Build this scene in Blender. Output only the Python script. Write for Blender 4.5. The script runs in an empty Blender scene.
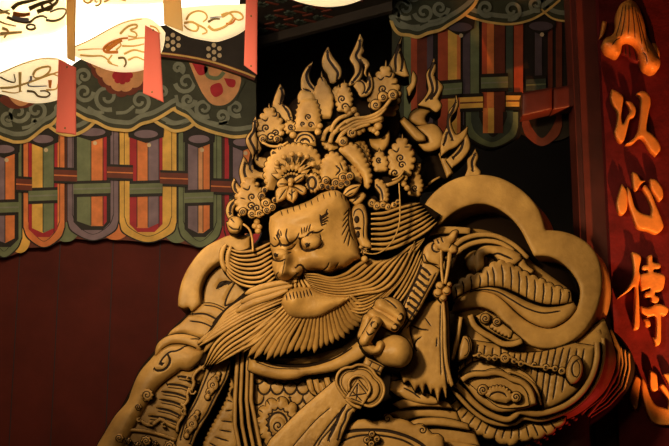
import bpy, math, random
import numpy as np
from mathutils import Vector
from mathutils.geometry import delaunay_2d_cdt
random.seed(7)
SC = bpy.context.scene
COL = SC.collection
PI = math.pi
# ------------------------------------------------------------------ camera
F = 1400.0; W, H = 669, 446
CAM = Vector((0, -8.4, 1.6)); PITCH = math.radians(14)
cs, sn = math.cos(PITCH), math.sin(PITCH)
def ray(px, py):
    u = (px - W/2)/F; v = -(py - H/2)/F
    return u, cs - v*sn, sn + v*cs
def P(px, py, t=0.0):
    """point of the upright plane that stands t metres in front of the statue's centre plane"""
    x, y, z = ray(px, py)
    s = (-t - CAM.y)/y
    return (x*s, -t, CAM.z + z*s)
def PZ(px, py, Z):
    x, y, z = ray(px, py)
    s = (Z - CAM.z)/z
    return (x*s, CAM.y + y*s, Z)
cam = bpy.data.cameras.new('camera'); co = bpy.data.objects.new('camera', cam); COL.objects.link(co)
co.location = CAM; co.rotation_euler = (PI/2 + PITCH, 0, 0)
cam.sensor_width = 36; cam.lens = F/W*36; cam.clip_end = 200
SC.camera = co
# ------------------------------------------------------------------ materials
def translucent(name, col, k, emit, estr):
    m = bpy.data.materials.new(name); m.use_nodes = True
    nt = m.node_tree; b = nt.nodes['Principled BSDF']; out = nt.nodes['Material Output']
    b.inputs['Base Color'].default_value = (*col, 1); b.inputs['Roughness'].default_value = .8; b.inputs['Specular IOR Level'].default_value = .1
    if emit: b.inputs['Emission Color'].default_value = (*emit, 1); b.inputs['Emission Strength'].default_value = estr
    t = nt.nodes.new('ShaderNodeBsdfTranslucent'); t.inputs['Color'].default_value = (*col, 1)
    mx = nt.nodes.new('ShaderNodeMixShader'); mx.inputs[0].default_value = k
    nt.links.new(b.outputs[0], mx.inputs[1]); nt.links.new(t.outputs[0], mx.inputs[2]); nt.links.new(mx.outputs[0], out.inputs[0])
    return m
def mat(name, col, rough=.5, noise=.0, nscale=6, metal=0, bump=0, spec=.5, emit=None, estr=0, trans=0, col2=None):
    if trans: return translucent(name, col, trans, emit, estr)
    m = bpy.data.materials.new(name); m.use_nodes = True
    nt = m.node_tree; b = nt.nodes['Principled BSDF']
    b.inputs['Base Color'].default_value = (*col, 1)
    b.inputs['Roughness'].default_value = rough; b.inputs['Metallic'].default_value = metal
    b.inputs['Specular IOR Level'].default_value = spec
    if emit:
        b.inputs['Emission Color'].default_value = (*emit, 1); b.inputs['Emission Strength'].default_value = estr
    if noise or bump:
        tc = nt.nodes.new('ShaderNodeTexCoord')
        n = nt.nodes.new('ShaderNodeTexNoise'); n.inputs['Scale'].default_value = nscale; n.inputs['Detail'].default_value = 6
        n.inputs['Roughness'].default_value = .6
        nt.links.new(tc.outputs['Object'], n.inputs['Vector'])
        if noise:
            r = nt.nodes.new('ShaderNodeValToRGB')
            r.color_ramp.elements[0].position = .3; r.color_ramp.elements[1].position = .72
            c2 = col2 or tuple(c*(1-noise) for c in col)
            r.color_ramp.elements[0].color = (*c2, 1)
            r.color_ramp.elements[1].color = (*[min(1, c*(1+noise*.5)) for c in col], 1)
            nt.links.new(n.outputs['Fac'], r.inputs['Fac']); nt.links.new(r.outputs['Color'], b.inputs['Base Color'])
        if bump:
            n2 = nt.nodes.new('ShaderNodeTexNoise'); n2.inputs['Scale'].default_value = nscale*6; n2.inputs['Detail'].default_value = 4
            nt.links.new(tc.outputs['Object'], n2.inputs['Vector'])
            bp = nt.nodes.new('ShaderNodeBump'); bp.inputs['Strength'].default_value = bump; bp.inputs['Distance'].default_value = .01
            nt.links.new(n2.outputs['Fac'], bp.inputs['Height']); nt.links.new(bp.outputs['Normal'], b.inputs['Normal'])
    return m
M = {}
M['wood'] = mat('ochre_carved_wood', (.55, .322, .10), .45, .3, 5.5, bump=.3, spec=.3, col2=(.33, .18, .052))
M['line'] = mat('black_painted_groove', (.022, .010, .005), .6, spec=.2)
M['void'] = mat('black_paint_and_shade', (.014, .007, .0035), .7, spec=.1)  # black paint plus the shade of gaps, recesses and cut sides, as one colour
M['wall'] = mat('dark_red_paint', (.105, .015, .009), .7, .35, 2.0, bump=.1, spec=.15)
M['wood_dark'] = mat('dark_red_timber', (.12, .020, .013), .5, .4, 3, bump=.2)
M['dark'] = mat('blackened_timber', (.012, .008, .007), .7, .3, 3)
M['floor'] = mat('dark_floor_boards', (.05, .025, .015), .5, .3, 2)
M['red'] = mat('red_board_paint', (.13, .009, .011), .6, .45, 7, bump=.25, spec=.2)
M['gilt'] = mat('orange_gilt', (.80, .30, .055), .4, .25, 9, bump=.2, spec=.5)
M['gilt_side'] = mat('black_red_edge', (.05, .008, .006), .5)
# ------------------------------------------------------------------ object plumbing
def link(o, parent=None):
    COL.objects.link(o)
    if parent: o.parent = parent
    return o
def thing(name, label, cat, loc=(0, 0, 0), group=None):
    o = bpy.data.objects.new(name, None); COL.objects.link(o)
    o.location = loc; o.empty_display_size = .1
    o['label'] = label; o['category'] = cat
    if group: o['group'] = group
    return o
def tag(o, label, cat, group=None):
    o['label'] = label; o['category'] = cat
    if group: o['group'] = group
    return o
class MB:
    def __init__(s): s.v = []; s.f = []; s.m = []; s.s = []; s.mats = []
    def mi(s, name):
        if name not in s.mats: s.mats.append(name)
        return s.mats.index(name)
    def add(s, vs, fs, m, smooth=True):
        n = len(s.v); s.v += [tuple(v) for v in vs]
        if not isinstance(m, list): m = [m]*len(fs)
        for f, mm in zip(fs, m):
            s.f.append([i+n for i in f]); s.m.append(s.mi(mm)); s.s.append(smooth)
    def build(s, name, parent=None, label=None):
        me = bpy.data.meshes.new(name)
        org = Vector((0, 0, 0))
        if s.v:
            a = np.array(s.v); org = Vector(((a[:, 0].min()+a[:, 0].max())/2, (a[:, 1].min()+a[:, 1].max())/2, a[:, 2].min()))
        me.from_pydata([(v[0]-org.x, v[1]-org.y, v[2]-org.z) for v in s.v], [], s.f)
        for k in s.mats: me.materials.append(M[k])
        me.polygons.foreach_set('material_index', s.m)
        me.polygons.foreach_set('use_smooth', s.s)
        me.update()
        o = bpy.data.objects.new(name, me)
        link(o, parent)
        q = Vector((0, 0, 0)); p = parent
        while p: q = q + p.location; p = p.parent
        o.location = org - q
        if label: o['label'] = label
        return o
    def box(s, a, b, m):
        (x0, y0, z0), (x1, y1, z1) = a, b
        v = [(x, y, z) for x in (x0, x1) for y in (y0, y1) for z in (z0, z1)]
        s.add(v, [(0, 1, 3, 2), (4, 6, 7, 5), (0, 4, 5, 1), (2, 3, 7, 6), (0, 2, 6, 4), (1, 5, 7, 3)], m, False)
    def ball(s, x, y, r, t, m='wood', ry=None, depth=None, n=10):
        """ellipsoid of r pixels radius at a place on the statue"""
        ry = ry or r; d = depth if depth is not None else r*.006
        vs = []; fs = []
        k = n*2
        for i in range(n+1):
            a = PI*i/n
            for j in range(k):
                b = 2*PI*j/k
                vs.append(P(x + r*math.sin(a)*math.cos(b), y - ry*math.cos(a), t + d*math.sin(a)*math.sin(b)))
        for i in range(n):
            for j in range(k):
                fs.append((i*k+j, i*k+(j+1) % k, (i+1)*k+(j+1) % k, (i+1)*k+j))
        s.add(vs, fs, m)
# ------------------------------------------------------------------ curves
def parse(spec):
    if not isinstance(spec, str): return [(p[0], p[1]) for p in spec], [len(p) > 2 for p in spec]
    pts, cor = [], []
    for k in spec.split():
        c = k.endswith('!'); k = k.rstrip('!'); a, b = k.split(',')
        pts.append((float(a), float(b))); cor.append(c)
    return pts, cor
def _cr(p0, p1, p2, p3, n):
    out = []
    for i in range(n):
        t = i/n; t2 = t*t; t3 = t2*t
        out.append(tuple(.5*((2*p1[k]) + (-p0[k]+p2[k])*t + (2*p0[k]-5*p1[k]+4*p2[k]-p3[k])*t2 + (-p0[k]+3*p1[k]-3*p2[k]+p3[k])*t3) for k in (0, 1)))
    return out
def opencurve(pts, step):
    out = []
    n = len(pts)
    if n == 2:
        L = math.dist(*pts); k = max(1, int(round(L/step)))
        return [(pts[0][0]+(pts[1][0]-pts[0][0])*i/k, pts[0][1]+(pts[1][1]-pts[0][1])*i/k) for i in range(k+1)]
    for i in range(n-1):
        p1, p2 = pts[i], pts[i+1]
        p0 = pts[i-1] if i else (2*p1[0]-p2[0], 2*p1[1]-p2[1])
        p3 = pts[i+2] if i+2 < n else (2*p2[0]-p1[0], 2*p2[1]-p1[1])
        out += _cr(p0, p1, p2, p3, max(1, int(round(math.dist(p1, p2)/step))))
    out.append(pts[-1])
    return out
def line(spec, step=1.2):
    pts, cor = parse(spec)
    cuts = [0]+[i for i in range(1, len(pts)-1) if cor[i]]+[len(pts)-1]
    out = []
    for a, b in zip(cuts[:-1], cuts[1:]): out += opencurve(pts[a:b+1], step)[:-1]
    return out+[pts[-1]]
def loop(spec, step=1.5):
    pts, cor = parse(spec)
    n = len(pts)
    if any(cor):
        k = cor.index(True); pts = pts[k:]+pts[:k]+[pts[k]]; cor = cor[k:]+cor[:k]+[True]
        cuts = [i for i, c in enumerate(cor) if c]
        out = []
        for a, b in zip(cuts[:-1], cuts[1:]): out += opencurve(pts[a:b+1], step)[:-1]
        return out
    out = []
    for i in range(n):
        p0, p1, p2, p3 = pts[i-1], pts[i], pts[(i+1) % n], pts[(i+2) % n]
        out += _cr(p0, p1, p2, p3, max(1, int(round(math.dist(p1, p2)/step))))
    return out
def resample(pl, n):
    a = np.array(pl, float); d = np.r_[0, np.cumsum(np.hypot(*(a[1:]-a[:-1]).T))]
    s = np.linspace(0, d[-1], n)
    return np.c_[np.interp(s, d, a[:, 0]), np.interp(s, d, a[:, 1])]
def length(pl):
    a = np.array(pl); return float(np.hypot(*(a[1:]-a[:-1]).T).sum())
def scal(pl, pitch, amp, k=7, po=.6):
    """turn a path into a row of little round lobes that swell to its left (pixel frame)"""
    n = max(1, int(round(length(pl)/pitch)))
    a = resample(pl, n*k+1)
    tn = np.gradient(a, axis=0); tn /= np.maximum(1e-6, np.hypot(*tn.T))[:, None]
    nr = np.c_[tn[:, 1], -tn[:, 0]]
    u = np.arange(n*k+1)/k
    return [tuple(p) for p in a + nr*(amp*np.abs(np.sin(PI*u))**po)[:, None]]
def spiral(cx, cy, r, turns=1.4, a0=0., d=1, k=.15):
    n = int(14*turns)+3
    return [(cx + r*(1-(1-k)*i/n)*math.cos(a0+d*2*PI*turns*i/n), cy + r*(1-(1-k)*i/n)*math.sin(a0+d*2*PI*turns*i/n)) for i in range(n+1)]
def arc(cx, cy, r, a0, a1, ry=None):
    ry = ry or r; n = max(4, int(abs(a1-a0)/12))
    return [(cx+r*math.cos(math.radians(a0+(a1-a0)*i/n)), cy+ry*math.sin(math.radians(a0+(a1-a0)*i/n))) for i in range(n+1)]
# ------------------------------------------------------------------ carving
KH, KR, SIDE, LK, RIM = 1, 1, None, 1.0, 0
def inside(pt, loops):
    x, y = pt[:, 0], pt[:, 1]; c = np.zeros(len(pt), bool)
    for lp in loops:
        a = np.array(lp); b = np.roll(a, -1, 0)
        for (x1, y1), (x2, y2) in zip(a, b):
            if y1 == y2: continue
            k = ((y1 > y) != (y2 > y)) & (x < (x2-x1)*(y-y1)/(y2-y1)+x1)
            c ^= k
    return c
def segdist(pt, loops, closed=True):
    best = np.full(len(pt), 1e9)
    for lp in loops:
        a = np.array(lp, float); b = np.roll(a, -1, 0)
        if not closed: a, b = a[:-1], b[:-1]
        ab = b-a; L = np.maximum(1e-9, (ab**2).sum(1))
        for i in range(0, len(pt), 4000):
            p = pt[i:i+4000, None, :]
            t = np.clip(((p-a)*ab).sum(2)/L, 0, 1)
            d = np.hypot(*np.moveaxis(p-a-t[..., None]*ab, 2, 0)).min(1)
            best[i:i+4000] = np.minimum(best[i:i+4000], d)
    return best
def carve(mb, outline, t=0., thick=.1, h=.03, r=5., res=3., lines=(), m='wood', lm='line', lw=1.3, ld=None,
          ex=(0, 1, 0), bump=None, holes=(), step=None, sm=None, po=.5, kh=None, rim=None):
    """a carved piece: traced outline, rounded face of height h over r pixels from its edge, real thickness, cut grooves.
       returns its surface height function"""
    if kh is None:
        h *= KH; r *= KR; sm = sm or SIDE
        if rim is None: rim = RIM
    step = step or min(1.8, max(.9, res*.55))
    out = loop(outline, step) if isinstance(outline, str) else [tuple(p[:2]) for p in outline]
    loops = [out]+[loop(q, step) if isinstance(q, str) else list(q) for q in holes]
    tf = t if callable(t) else (lambda x, y: t + 0*x)
    def hz(pt):
        d = segdist(pt, loops)
        q = np.minimum(d/r, 1)
        z = tf(pt[:, 0], pt[:, 1]) + h*(1-(1-q)**2)**po
        if bump is not None: z = z + bump(pt[:, 0], pt[:, 1])*np.minimum(1, d/3)
        return z
    pts = []; edges = []
    for lp in loops:
        n0 = len(pts); k = len(lp)
        pts += list(lp); edges += [(n0+i, n0+(i+1) % k) for i in range(k)]
    nb = len(pts)
    # grooves
    cen = []; cdep = []; sid = []; lns = []
    for L in lines:
        w = lw
        if isinstance(L, tuple) and len(L) == 2 and not isinstance(L[1], (tuple, list)) and isinstance(L[0], (str, list)): L, w = L
        if isinstance(L, str): w *= LK
        pl = line(L, 1.0) if isinstance(L, str) else L
        n = max(4, int(length(pl)/max(.75, w*.7))+1)
        a = resample(pl, n)
        tn = np.gradient(a, axis=0); tn /= np.maximum(1e-6, np.hypot(*tn.T))[:, None]
        nr = np.c_[-tn[:, 1], tn[:, 0]]
        u = np.linspace(0, 1, n); wd = w*.5*np.clip(np.minimum(u, 1-u)*n*.35+.35, 0, 1)
        cen += list(a); cdep += list(wd*2*.006*.55 if ld is None else np.full(n, ld))
        sid += list(a+nr*wd[:, None])+list(a-nr*wd[:, None]); lns.append((a, w))
        e0 = w*.45; sid += [a[0]-tn[0]*e0, a[-1]+tn[-1]*e0, a[0]-tn[0]*e0*.5+nr[0]*e0*.6, a[0]-tn[0]*e0*.5-nr[0]*e0*.6, a[-1]+tn[-1]*e0*.5+nr[-1]*e0*.6, a[-1]+tn[-1]*e0*.5-nr[-1]*e0*.6]
    if cen:
        c = np.array(cen); ok = inside(c, loops) & (segdist(c, loops) > .35)
        cen = c[ok]; cdep = np.array(cdep)[ok]
        s2 = np.array(sid); ok = inside(s2, loops) & (segdist(s2, loops) > .3)
        s2 = s2[ok]
        # side points may not fall into another groove's middle
        if len(s2) and len(cen):
            dd = np.array([np.min(np.hypot(*(cen-p).T)) for p in s2]); s2 = s2[dd > .3]
    else: cen = np.zeros((0, 2)); cdep = np.zeros(0); s2 = np.zeros((0, 2))
    # inset rings and grid
    ring = []
    for lp in loops:
        a = np.array(lp, float); tn = np.roll(a, -1, 0)-np.roll(a, 1, 0); tn /= np.maximum(1e-6, np.hypot(*tn.T))[:, None]
        nr = np.c_[-tn[:, 1], tn[:, 0]]
        for f in (.1, .32, .65):
            d = r*f
            if d < .3: continue
            for sg in (1, -1):
                q = a+nr*d*sg
                sk = max(1, int(d/step*.6)); ring.append((q[::sk], d))
    rp = []
    for q, d in ring:
        ok = inside(q, loops)
        q = q[ok]
        if len(q): rp.append(q[segdist(q, loops) > d*.93])
    rp = np.concatenate(rp) if rp else np.zeros((0, 2))
    a = np.array(out); x0, y0 = a.min(0); x1, y1 = a.max(0)
    gx = []
    j = 0; y = y0+res*.3
    while y < y1:
        xs = np.arange(x0+(res/2 if j % 2 else 0), x1, res); gx.append(np.c_[xs, np.full(len(xs), y)]); y += res*.866; j += 1
    g = np.concatenate(gx) if gx else np.zeros((0, 2))
    ok = inside(g, loops); g = g[ok]
    if len(g): g = g[segdist(g, loops) > max(min(r*.68, res*3), res*.45)]
    fill = np.concatenate([rp, g])
    for a_, w in lns:
        if len(fill): fill = fill[segdist(fill, [a_], False) > w*.5+.7]
    allp = [Vector(p) for p in pts]+[Vector(p) for p in cen]+[Vector(p) for p in s2]+[Vector(p) for p in fill]
    V, E, T, ov, oe, of = delaunay_2d_cdt(allp, edges, [], 0, 1e-5)
    V = np.array([(v.x, v.y) for v in V])
    T = np.array([t_ for t_ in T if len(t_) == 3])
    T = T[inside(V[T].mean(1), loops)]
    z = hz(V)
    nc = len(cen); isc = np.zeros(len(V), bool)
    for i, o in enumerate(ov):
        for k in o:
            if nb <= k < nb+nc: isc[i] = True; z[i] -= cdep[k-nb]; break
    used = np.unique(T); mp = -np.ones(len(V), int); mp[used] = np.arange(len(used))
    vs = [P(V[i, 0], V[i, 1], z[i]) for i in used]
    fs = []; fm = []
    ecount = {}
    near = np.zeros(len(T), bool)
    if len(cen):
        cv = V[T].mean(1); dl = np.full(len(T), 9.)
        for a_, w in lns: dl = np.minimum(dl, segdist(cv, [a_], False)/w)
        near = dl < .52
    for ti, t_ in enumerate(T):
        A, B, C = V[t_]
        if (B[0]-A[0])*(C[1]-A[1])-(B[1]-A[1])*(C[0]-A[0]) > 0: t_ = t_[::-1]
        q = [int(mp[k]) for k in t_]; fs.append(q)
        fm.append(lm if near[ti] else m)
        for k in range(3):
            e = (q[k], q[(k+1) % 3]); ecount[e] = 1
    be = [e for e in ecount if (e[1], e[0]) not in ecount]
    bmap = {}; fmap = {}
    e3 = np.array(ex)*thick
    nxt = {}
    for i, j in be:
        for k in (i, j):
            if k not in bmap:
                fmap[k] = len(vs); vs.append(vs[k]); bmap[k] = len(vs); vs.append(tuple(np.array(vs[k])+e3))
        fs.append([fmap[j], fmap[i], bmap[i], bmap[j]]); fm.append(sm or m); nxt[i] = j
    if rim and sm == 'void':                             # black painted contour round the piece
        for lp in loops[:1]:
            a = np.array(lp, float); tn = np.roll(a, -1, 0)-np.roll(a, 1, 0); tn /= np.maximum(1e-6, np.hypot(*tn.T))[:, None]
            A = np.sum(a[:, 0]*np.roll(a[:, 1], -1)-np.roll(a[:, 0], -1)*a[:, 1])
            nr = np.c_[tn[:, 1], -tn[:, 0]]*(1 if A > 0 else -1)
            o2 = a+nr*rim; zz_ = tf(a[:, 0], a[:, 1])-.006
            n0 = len(vs); k = len(a)
            for dz, q_ in ((0, a), (0, o2), (-.012, o2)): vs += [P(q_[i, 0], q_[i, 1], zz_[i]+dz) for i in range(k)]
            for i in range(k):
                j = (i+1) % k
                for c in (0, 1):
                    f_ = [n0+c*k+i, n0+c*k+j, n0+(c+1)*k+j, n0+(c+1)*k+i]
                    fs.append(f_ if A < 0 else f_[::-1]); fm.append('void')
    if not holes:
        seen = set()
        for st in list(nxt):
            if st in seen: continue
            lp = []; k = st
            while k not in seen and k in nxt: seen.add(k); lp.append(bmap[k]); k = nxt[k]
            if len(lp) > 2: fs.append(lp[::-1]); fm.append(sm or m)
    mb.add(vs, fs, fm)
    return lambda x, y: float(hz(np.array([[x, y]], float))[0])
def strand(mb, pl, w0, w1, t0, t1, hgt=.02, deep=.05, m='wood', k=6, step=3., prof=None, sm=None):
    """one rounded lock or cord that lies along a path; w in pixels, tapering"""
    sm = sm or (SIDE if w0 != 1 else None)
    pl = line(pl, 1.0) if isinstance(pl, str) else pl
    n = max(4, int(length(pl)/step)+1)
    a = resample(pl, n)
    tn = np.gradient(a, axis=0); tn /= np.maximum(1e-6, np.hypot(*tn.T))[:, None]
    nr = np.c_[-tn[:, 1], tn[:, 0]]
    vs = []; fs = []; fm = []
    for i in range(n):
        u = i/(n-1); w = (prof(u)*w0 if prof else w0+(w1-w0)*u)/2
        t = t0(a[i, 0], a[i, 1]) if callable(t0) else t0+(t1-t0)*u
        for j in range(k+1):
            b = PI*j/k
            vs.append(P(a[i, 0]+nr[i, 0]*w*math.cos(b), a[i, 1]+nr[i, 1]*w*math.cos(b), t+hgt*abs(math.sin(b))**(.45 if sm else .8)*min(1, w/2+.3)))
        vs.append(P(a[i, 0]-nr[i, 0]*w, a[i, 1]-nr[i, 1]*w, t-deep)); vs.append(P(a[i, 0]+nr[i, 0]*w, a[i, 1]+nr[i, 1]*w, t-deep))
    q = k+3
    for i in range(n-1):
        for j in range(q):
            fs.append((i*q+j, i*q+(j+1) % q, (i+1)*q+(j+1) % q, (i+1)*q+j)); fm.append(m if (0 < j < k-1 or (j < k and not sm)) else (sm or m))
    fs.append(tuple(range(q))[::-1]); fs.append(tuple((n-1)*q+j for j in range(q))); fm += [sm or m]*2
    mb.add(vs, fs, fm)
def between(ga, gb, n, m=24):
    a, b = resample(line(ga), m), resample(line(gb), m)
    return [[tuple(p) for p in a+(b-a)*(i/(n-1) if n > 1 else .5)] for i in range(n)]
def flat(mb, outline, t, m, thick=.004, step=2., y=None):
    """a thin painted or pasted shape"""
    out = loop(outline, step) if isinstance(outline, str) else [tuple(p[:2]) for p in outline]
    n = len(out)
    A = sum(out[i][0]*out[(i+1) % n][1]-out[(i+1) % n][0]*out[i][1] for i in range(n))
    if A > 0: out = out[::-1]
    f = [P(x, y_, t) for x, y_ in out]; b = [(p[0], p[1]+thick, p[2]) for p in f]
    fs = [list(range(n)), list(range(n, 2*n))[::-1]]+[[(i+1) % n, i, n+i, n+(i+1) % n] for i in range(n)]
    mb.add(f+b, fs, m, False)
def band(pl, w0, w1=None):
    """outline of a strip of w pixels along a path"""
    pl = line(pl, 1.5) if isinstance(pl, str) else pl
    w1 = w0 if w1 is None else w1
    a = resample(pl, max(3, int(length(pl)/2)+1)); tn = np.gradient(a, axis=0); tn /= np.maximum(1e-6, np.hypot(*tn.T))[:, None]
    nr = np.c_[-tn[:, 1], tn[:, 0]]; w = np.linspace(w0, w1, len(a))[:, None]/2
    return [tuple(p) for p in a+nr*w]+[tuple(p) for p in (a-nr*w)[::-1]]
# ================================================================== SETTING
def col(n, c, **k): M[n] = mat(n, c, **k)
for n, c in dict(p_yellow=(.80, .46, .09), p_orange=(.74, .22, .06), p_red=(.42, .02, .03), p_green=(.17, .20, .10), p_purple=(.22, .15, .18),
                 p_black=(.018, .013, .010), p_brown=(.16, .035, .018), p_olive=(.050, .052, .030), p_scroll=(.21, .22, .16), p_gold=(.72, .47, .14),
                 p_salmon=(.66, .31, .13), p_cream=(.65, .5, .3), p_teal=(.06, .075, .055), p_beam=(.030, .022, .017)).items():
    col(n, c, rough=.6, noise=.3, nscale=9, spec=.25)
def structure(name, mb, label=None):
    o = mb.build(name); o['kind'] = 'structure'
    if label: o['label'] = label
    return o
b = MB(); b.box((-5, -9.5, -.1), (5, 3.4, 0), 'floor'); structure('floor', b)
b = MB(); b.box((-5, 3.2, 0), (5, 3.4, 7.6), 'dark'); structure('wall_back', b)
b = MB(); b.box((-5, -4, 7.6), (5, 3.4, 7.7), 'dark'); structure('roof', b)
wx = P(252, 200, -1.3)[0]
b = MB(); b.box((-5, 1.3, 0), (wx, 1.45, 5.45), 'wall')
for xx in (20, 60, 113, 160, 205):                      # plank joints cut into the painted wall
    x = P(xx, 250, -1.3)[0]; b.box((x-.003, 1.296, 0), (x+.003, 1.3, 5.45), 'dark')
structure('wall_left', b)
# the coffered ceiling over the shrine, with its painted lattice
ZC = 5.5
b = MB()
e = [PZ(232, 44, ZC), PZ(392, 1, ZC)]
q = [(e[0][0], e[0][1]), (e[1][0], e[1][1]), (1.2, -1.8), (-2.6, -1.8)]
b.add([(x, y, ZC) for x, y in q]+[(x, y, ZC+.08) for x, y in q], [(0, 1, 2, 3), (7, 6, 5, 4), (1, 0, 4, 5), (2, 1, 5, 6), (3, 2, 6, 7), (0, 3, 7, 4)], 'p_beam', False)
def cflat(px, py, pts, m):
    c = Vector(PZ(px, py, ZC)); v = [(c.x+x, c.y+y, ZC-.006) for x, y in pts]
    b.add(v+[(x, y, ZC) for x, y, _ in v], [list(range(len(v))), ]+[[i, (i+1) % len(v), (i+1) % len(v)+len(v), i+len(v)] for i in range(len(v))], m, False)
def bar(px, py, ang, L, w, m):
    c, s = math.cos(ang), math.sin(ang)
    cflat(px, py, [(x*c-y*s, x*s+y*c) for x, y in ((-L, -w), (L, -w), (L, w), (-L, w))], m)
for i in range(8):
    for j in range(3):
        px = 262+i*19+(j % 2)*9; py = 30-j*13-i*4.2
        if py > 44-(px-232)*.27-3: continue
        for a in (0.2, 1.25, 2.3): bar(px, py, a, .045, .011, 'p_teal')
        bar(px+10, py-1, .5, .05, .012, 'p_brown'); bar(px+8, py-7, -.5, .04, .01, 'p_brown')
structure('ceiling', b)
b = MB(); b.add([(x, y, z) for z in (ZC-.07, ZC) for x, y in (e[0][:2], e[1][:2], (e[1][0], e[1][1]+.06), (e[0][0], e[0][1]+.06))],
      [(0, 1, 5, 4), (1, 2, 6, 5), (2, 3, 7, 6), (3, 0, 4, 7), (3, 2, 1, 0), (4, 5, 6, 7)], 'p_beam', False); structure('trim_1', b)
# ------------------------------------------------------------------ painted valance boards
def swirl(mb, x, y, r, t, a0=0, d=1, w=4.2, m='p_scroll', turns=1.3):
    flat(mb, band(spiral(x, y, r*1.22, turns, a0, d, .22), w*1.25, w*.8), t, m)
def hook(mb, spec, t, w=4.2, m='p_scroll'): flat(mb, band(spec, w), t, m)
def ublock(l, r, by, top=126, k=.42, ch=9):
    return '%g,%g! %g,%g! %g,%g %g,%g %g,%g %g,%g! %g,%g!' % (l, top, l, by-20, l+ch*.55, by-9, (l+r)/2, by, r-ch*.55, by-9, r, by-20, r, top)
def oct_(l, r, by, top, ch=8):
    return '%g,%g! %g,%g! %g,%g! %g,%g! %g,%g! %g,%g!' % (l, top, l, by-ch, l+ch, by, r-ch, by, r, by-ch, r, top)
def rect(l, r, y0, y1, s=0): return '%g,%g! %g,%g! %g,%g! %g,%g!' % (l, y0, r, y0+s, r, y1+s, l, y1)
VT = -1.24
val = thing('painted_valance', 'painted board with striped woven straps under dark cloud scrolls, on red wall at left', 'valance', P(110, 255, VT-.05))
b = MB()
bot = '-30,40! 256,40! 256,238! 240,246 225,244! 203,247 180,243! 176,243 165,240 147,242 125,240 116,240! 110,238 93,240 70,238! 64,240! 55,243 42,247 26,248! 20,252 5,257 -14,256 -30,250!'
flat(b, bot, VT-.012, 'p_brown', .04)
straps = b
for x, y, rx, ry, c in ((20, 240, 10, 13, 'p_yellow'), (66, 232, 12, 10, 'p_green'), (115, 228, 14, 12, 'p_orange'), (177, 232, 12, 11, 'p_green'), (222, 236, 10, 10, 'p_red')):
    flat(b, arc(x, y, rx, 0, 350, ry), VT-.009, c)
U = [(-14, 22, 257, 'p_green', 'p_black', [(-8, 5, 'p_purple'), (5, 15, 'p_orange')], 208, 'p_green'),
     (23, 65, 247, 'p_orange', 'p_red', [(32, 43, 'p_yellow'), (43, 54, 'p_green')], 196, 'p_green'),
     (67, 119, 240, 'p_purple', 'p_black', [(77, 91, 'p_green'), (91, 103, 'p_orange'), (103, 107, 'p_red')], 189, 'p_green'),
     (119, 177, 242, 'p_yellow', 'p_red', [(133, 137, 'p_red'), (137, 148, 'p_orange'), (148, 159, 'p_purple')], 189, 'p_green'),
     (178, 222, 247, 'p_green', 'p_black', [(188, 198, 'p_purple'), (198, 203, 'p_salmon'), (203, 210, 'p_orange')], 198, 'p_green'),
     (224, 262, 250, 'p_red', 'p_black', [(233, 243, 'p_purple'), (243, 252, 'p_orange')], 204, 'p_green')]
for l, r, by, c, cb, st, yb, gb in U:
    il, ir = st[0][0]-3.5, st[-1][1]+3.5
    flat(b, ublock(l-.5, r+.5, by+1), VT-.008, 'p_black')
    flat(b, ublock(l+.6, r-.6, by), VT-.006, c)
    flat(b, ublock(l+5, r-5, by-5.5), VT-.0052, 'p_black'); flat(b, ublock(l+5.6, r-5.6, by-6), VT-.0046, c)
    flat(b, oct_(il, ir, by-10, 120), VT-.003, cb)
    for k, (a0, a1, sc) in enumerate(st):
        lo = by-14-(4 if k == 0 or k == len(st)-1 else 0)
        flat(b, '%g,120! %g,120! %g,%g! %g,%g!' % (a0, a1, a1, by-14-(5 if k == len(st)-1 else 0), a0, by-14-(5 if k == 0 else 0)), VT-.0005, sc)
        flat(b, rect(a1-.4, a1+.4, 120, by-15), VT, 'p_black')
    # cross strap inside the loop
    flat(b, rect(il, ir, yb-8, yb+8, -1), VT+.003, 'p_black'); flat(b, rect(il, ir, yb-5, yb+5, -1), VT+.005, gb)
    flat(b, rect(il, ir, yb-.8, yb+.8, -1), VT+.007, 'p_scroll')
    # folded top of the strap
    cx = (il+ir)/2; ty = by-107
    flat(b, '%g,%g! %g,%g! %g,%g! %g,%g! %g,%g!' % (il-2, ty-14, ir+2, ty-14, ir+1, ty+2, cx, ty+8, il-1, ty+2), VT+.003, 'p_black')
    flat(b, arc(cx, ty-1, (ir-il)*.36, 0, 350, 4), VT+.005, 'p_purple'); flat(b, arc(cx+3, ty+10, 2, 0, 330), VT+.005, 'p_cream')
for (x0, x1, y) in ((16, 32, 184), (54, 77, 175), (107, 133, 172), (160, 188, 178), (211, 234, 186)):
    flat(b, rect(x0, x1, y-8, y+8, 1), VT+.004, 'p_black'); flat(b, rect(x0, x1, y-5.5, y+5.5, 1), VT+.006, 'p_brown'); flat(b, rect(x0, x1, y-.6, y+.6, 1), VT+.008, 'p_orange')
b.build('strap_band', val)
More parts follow.
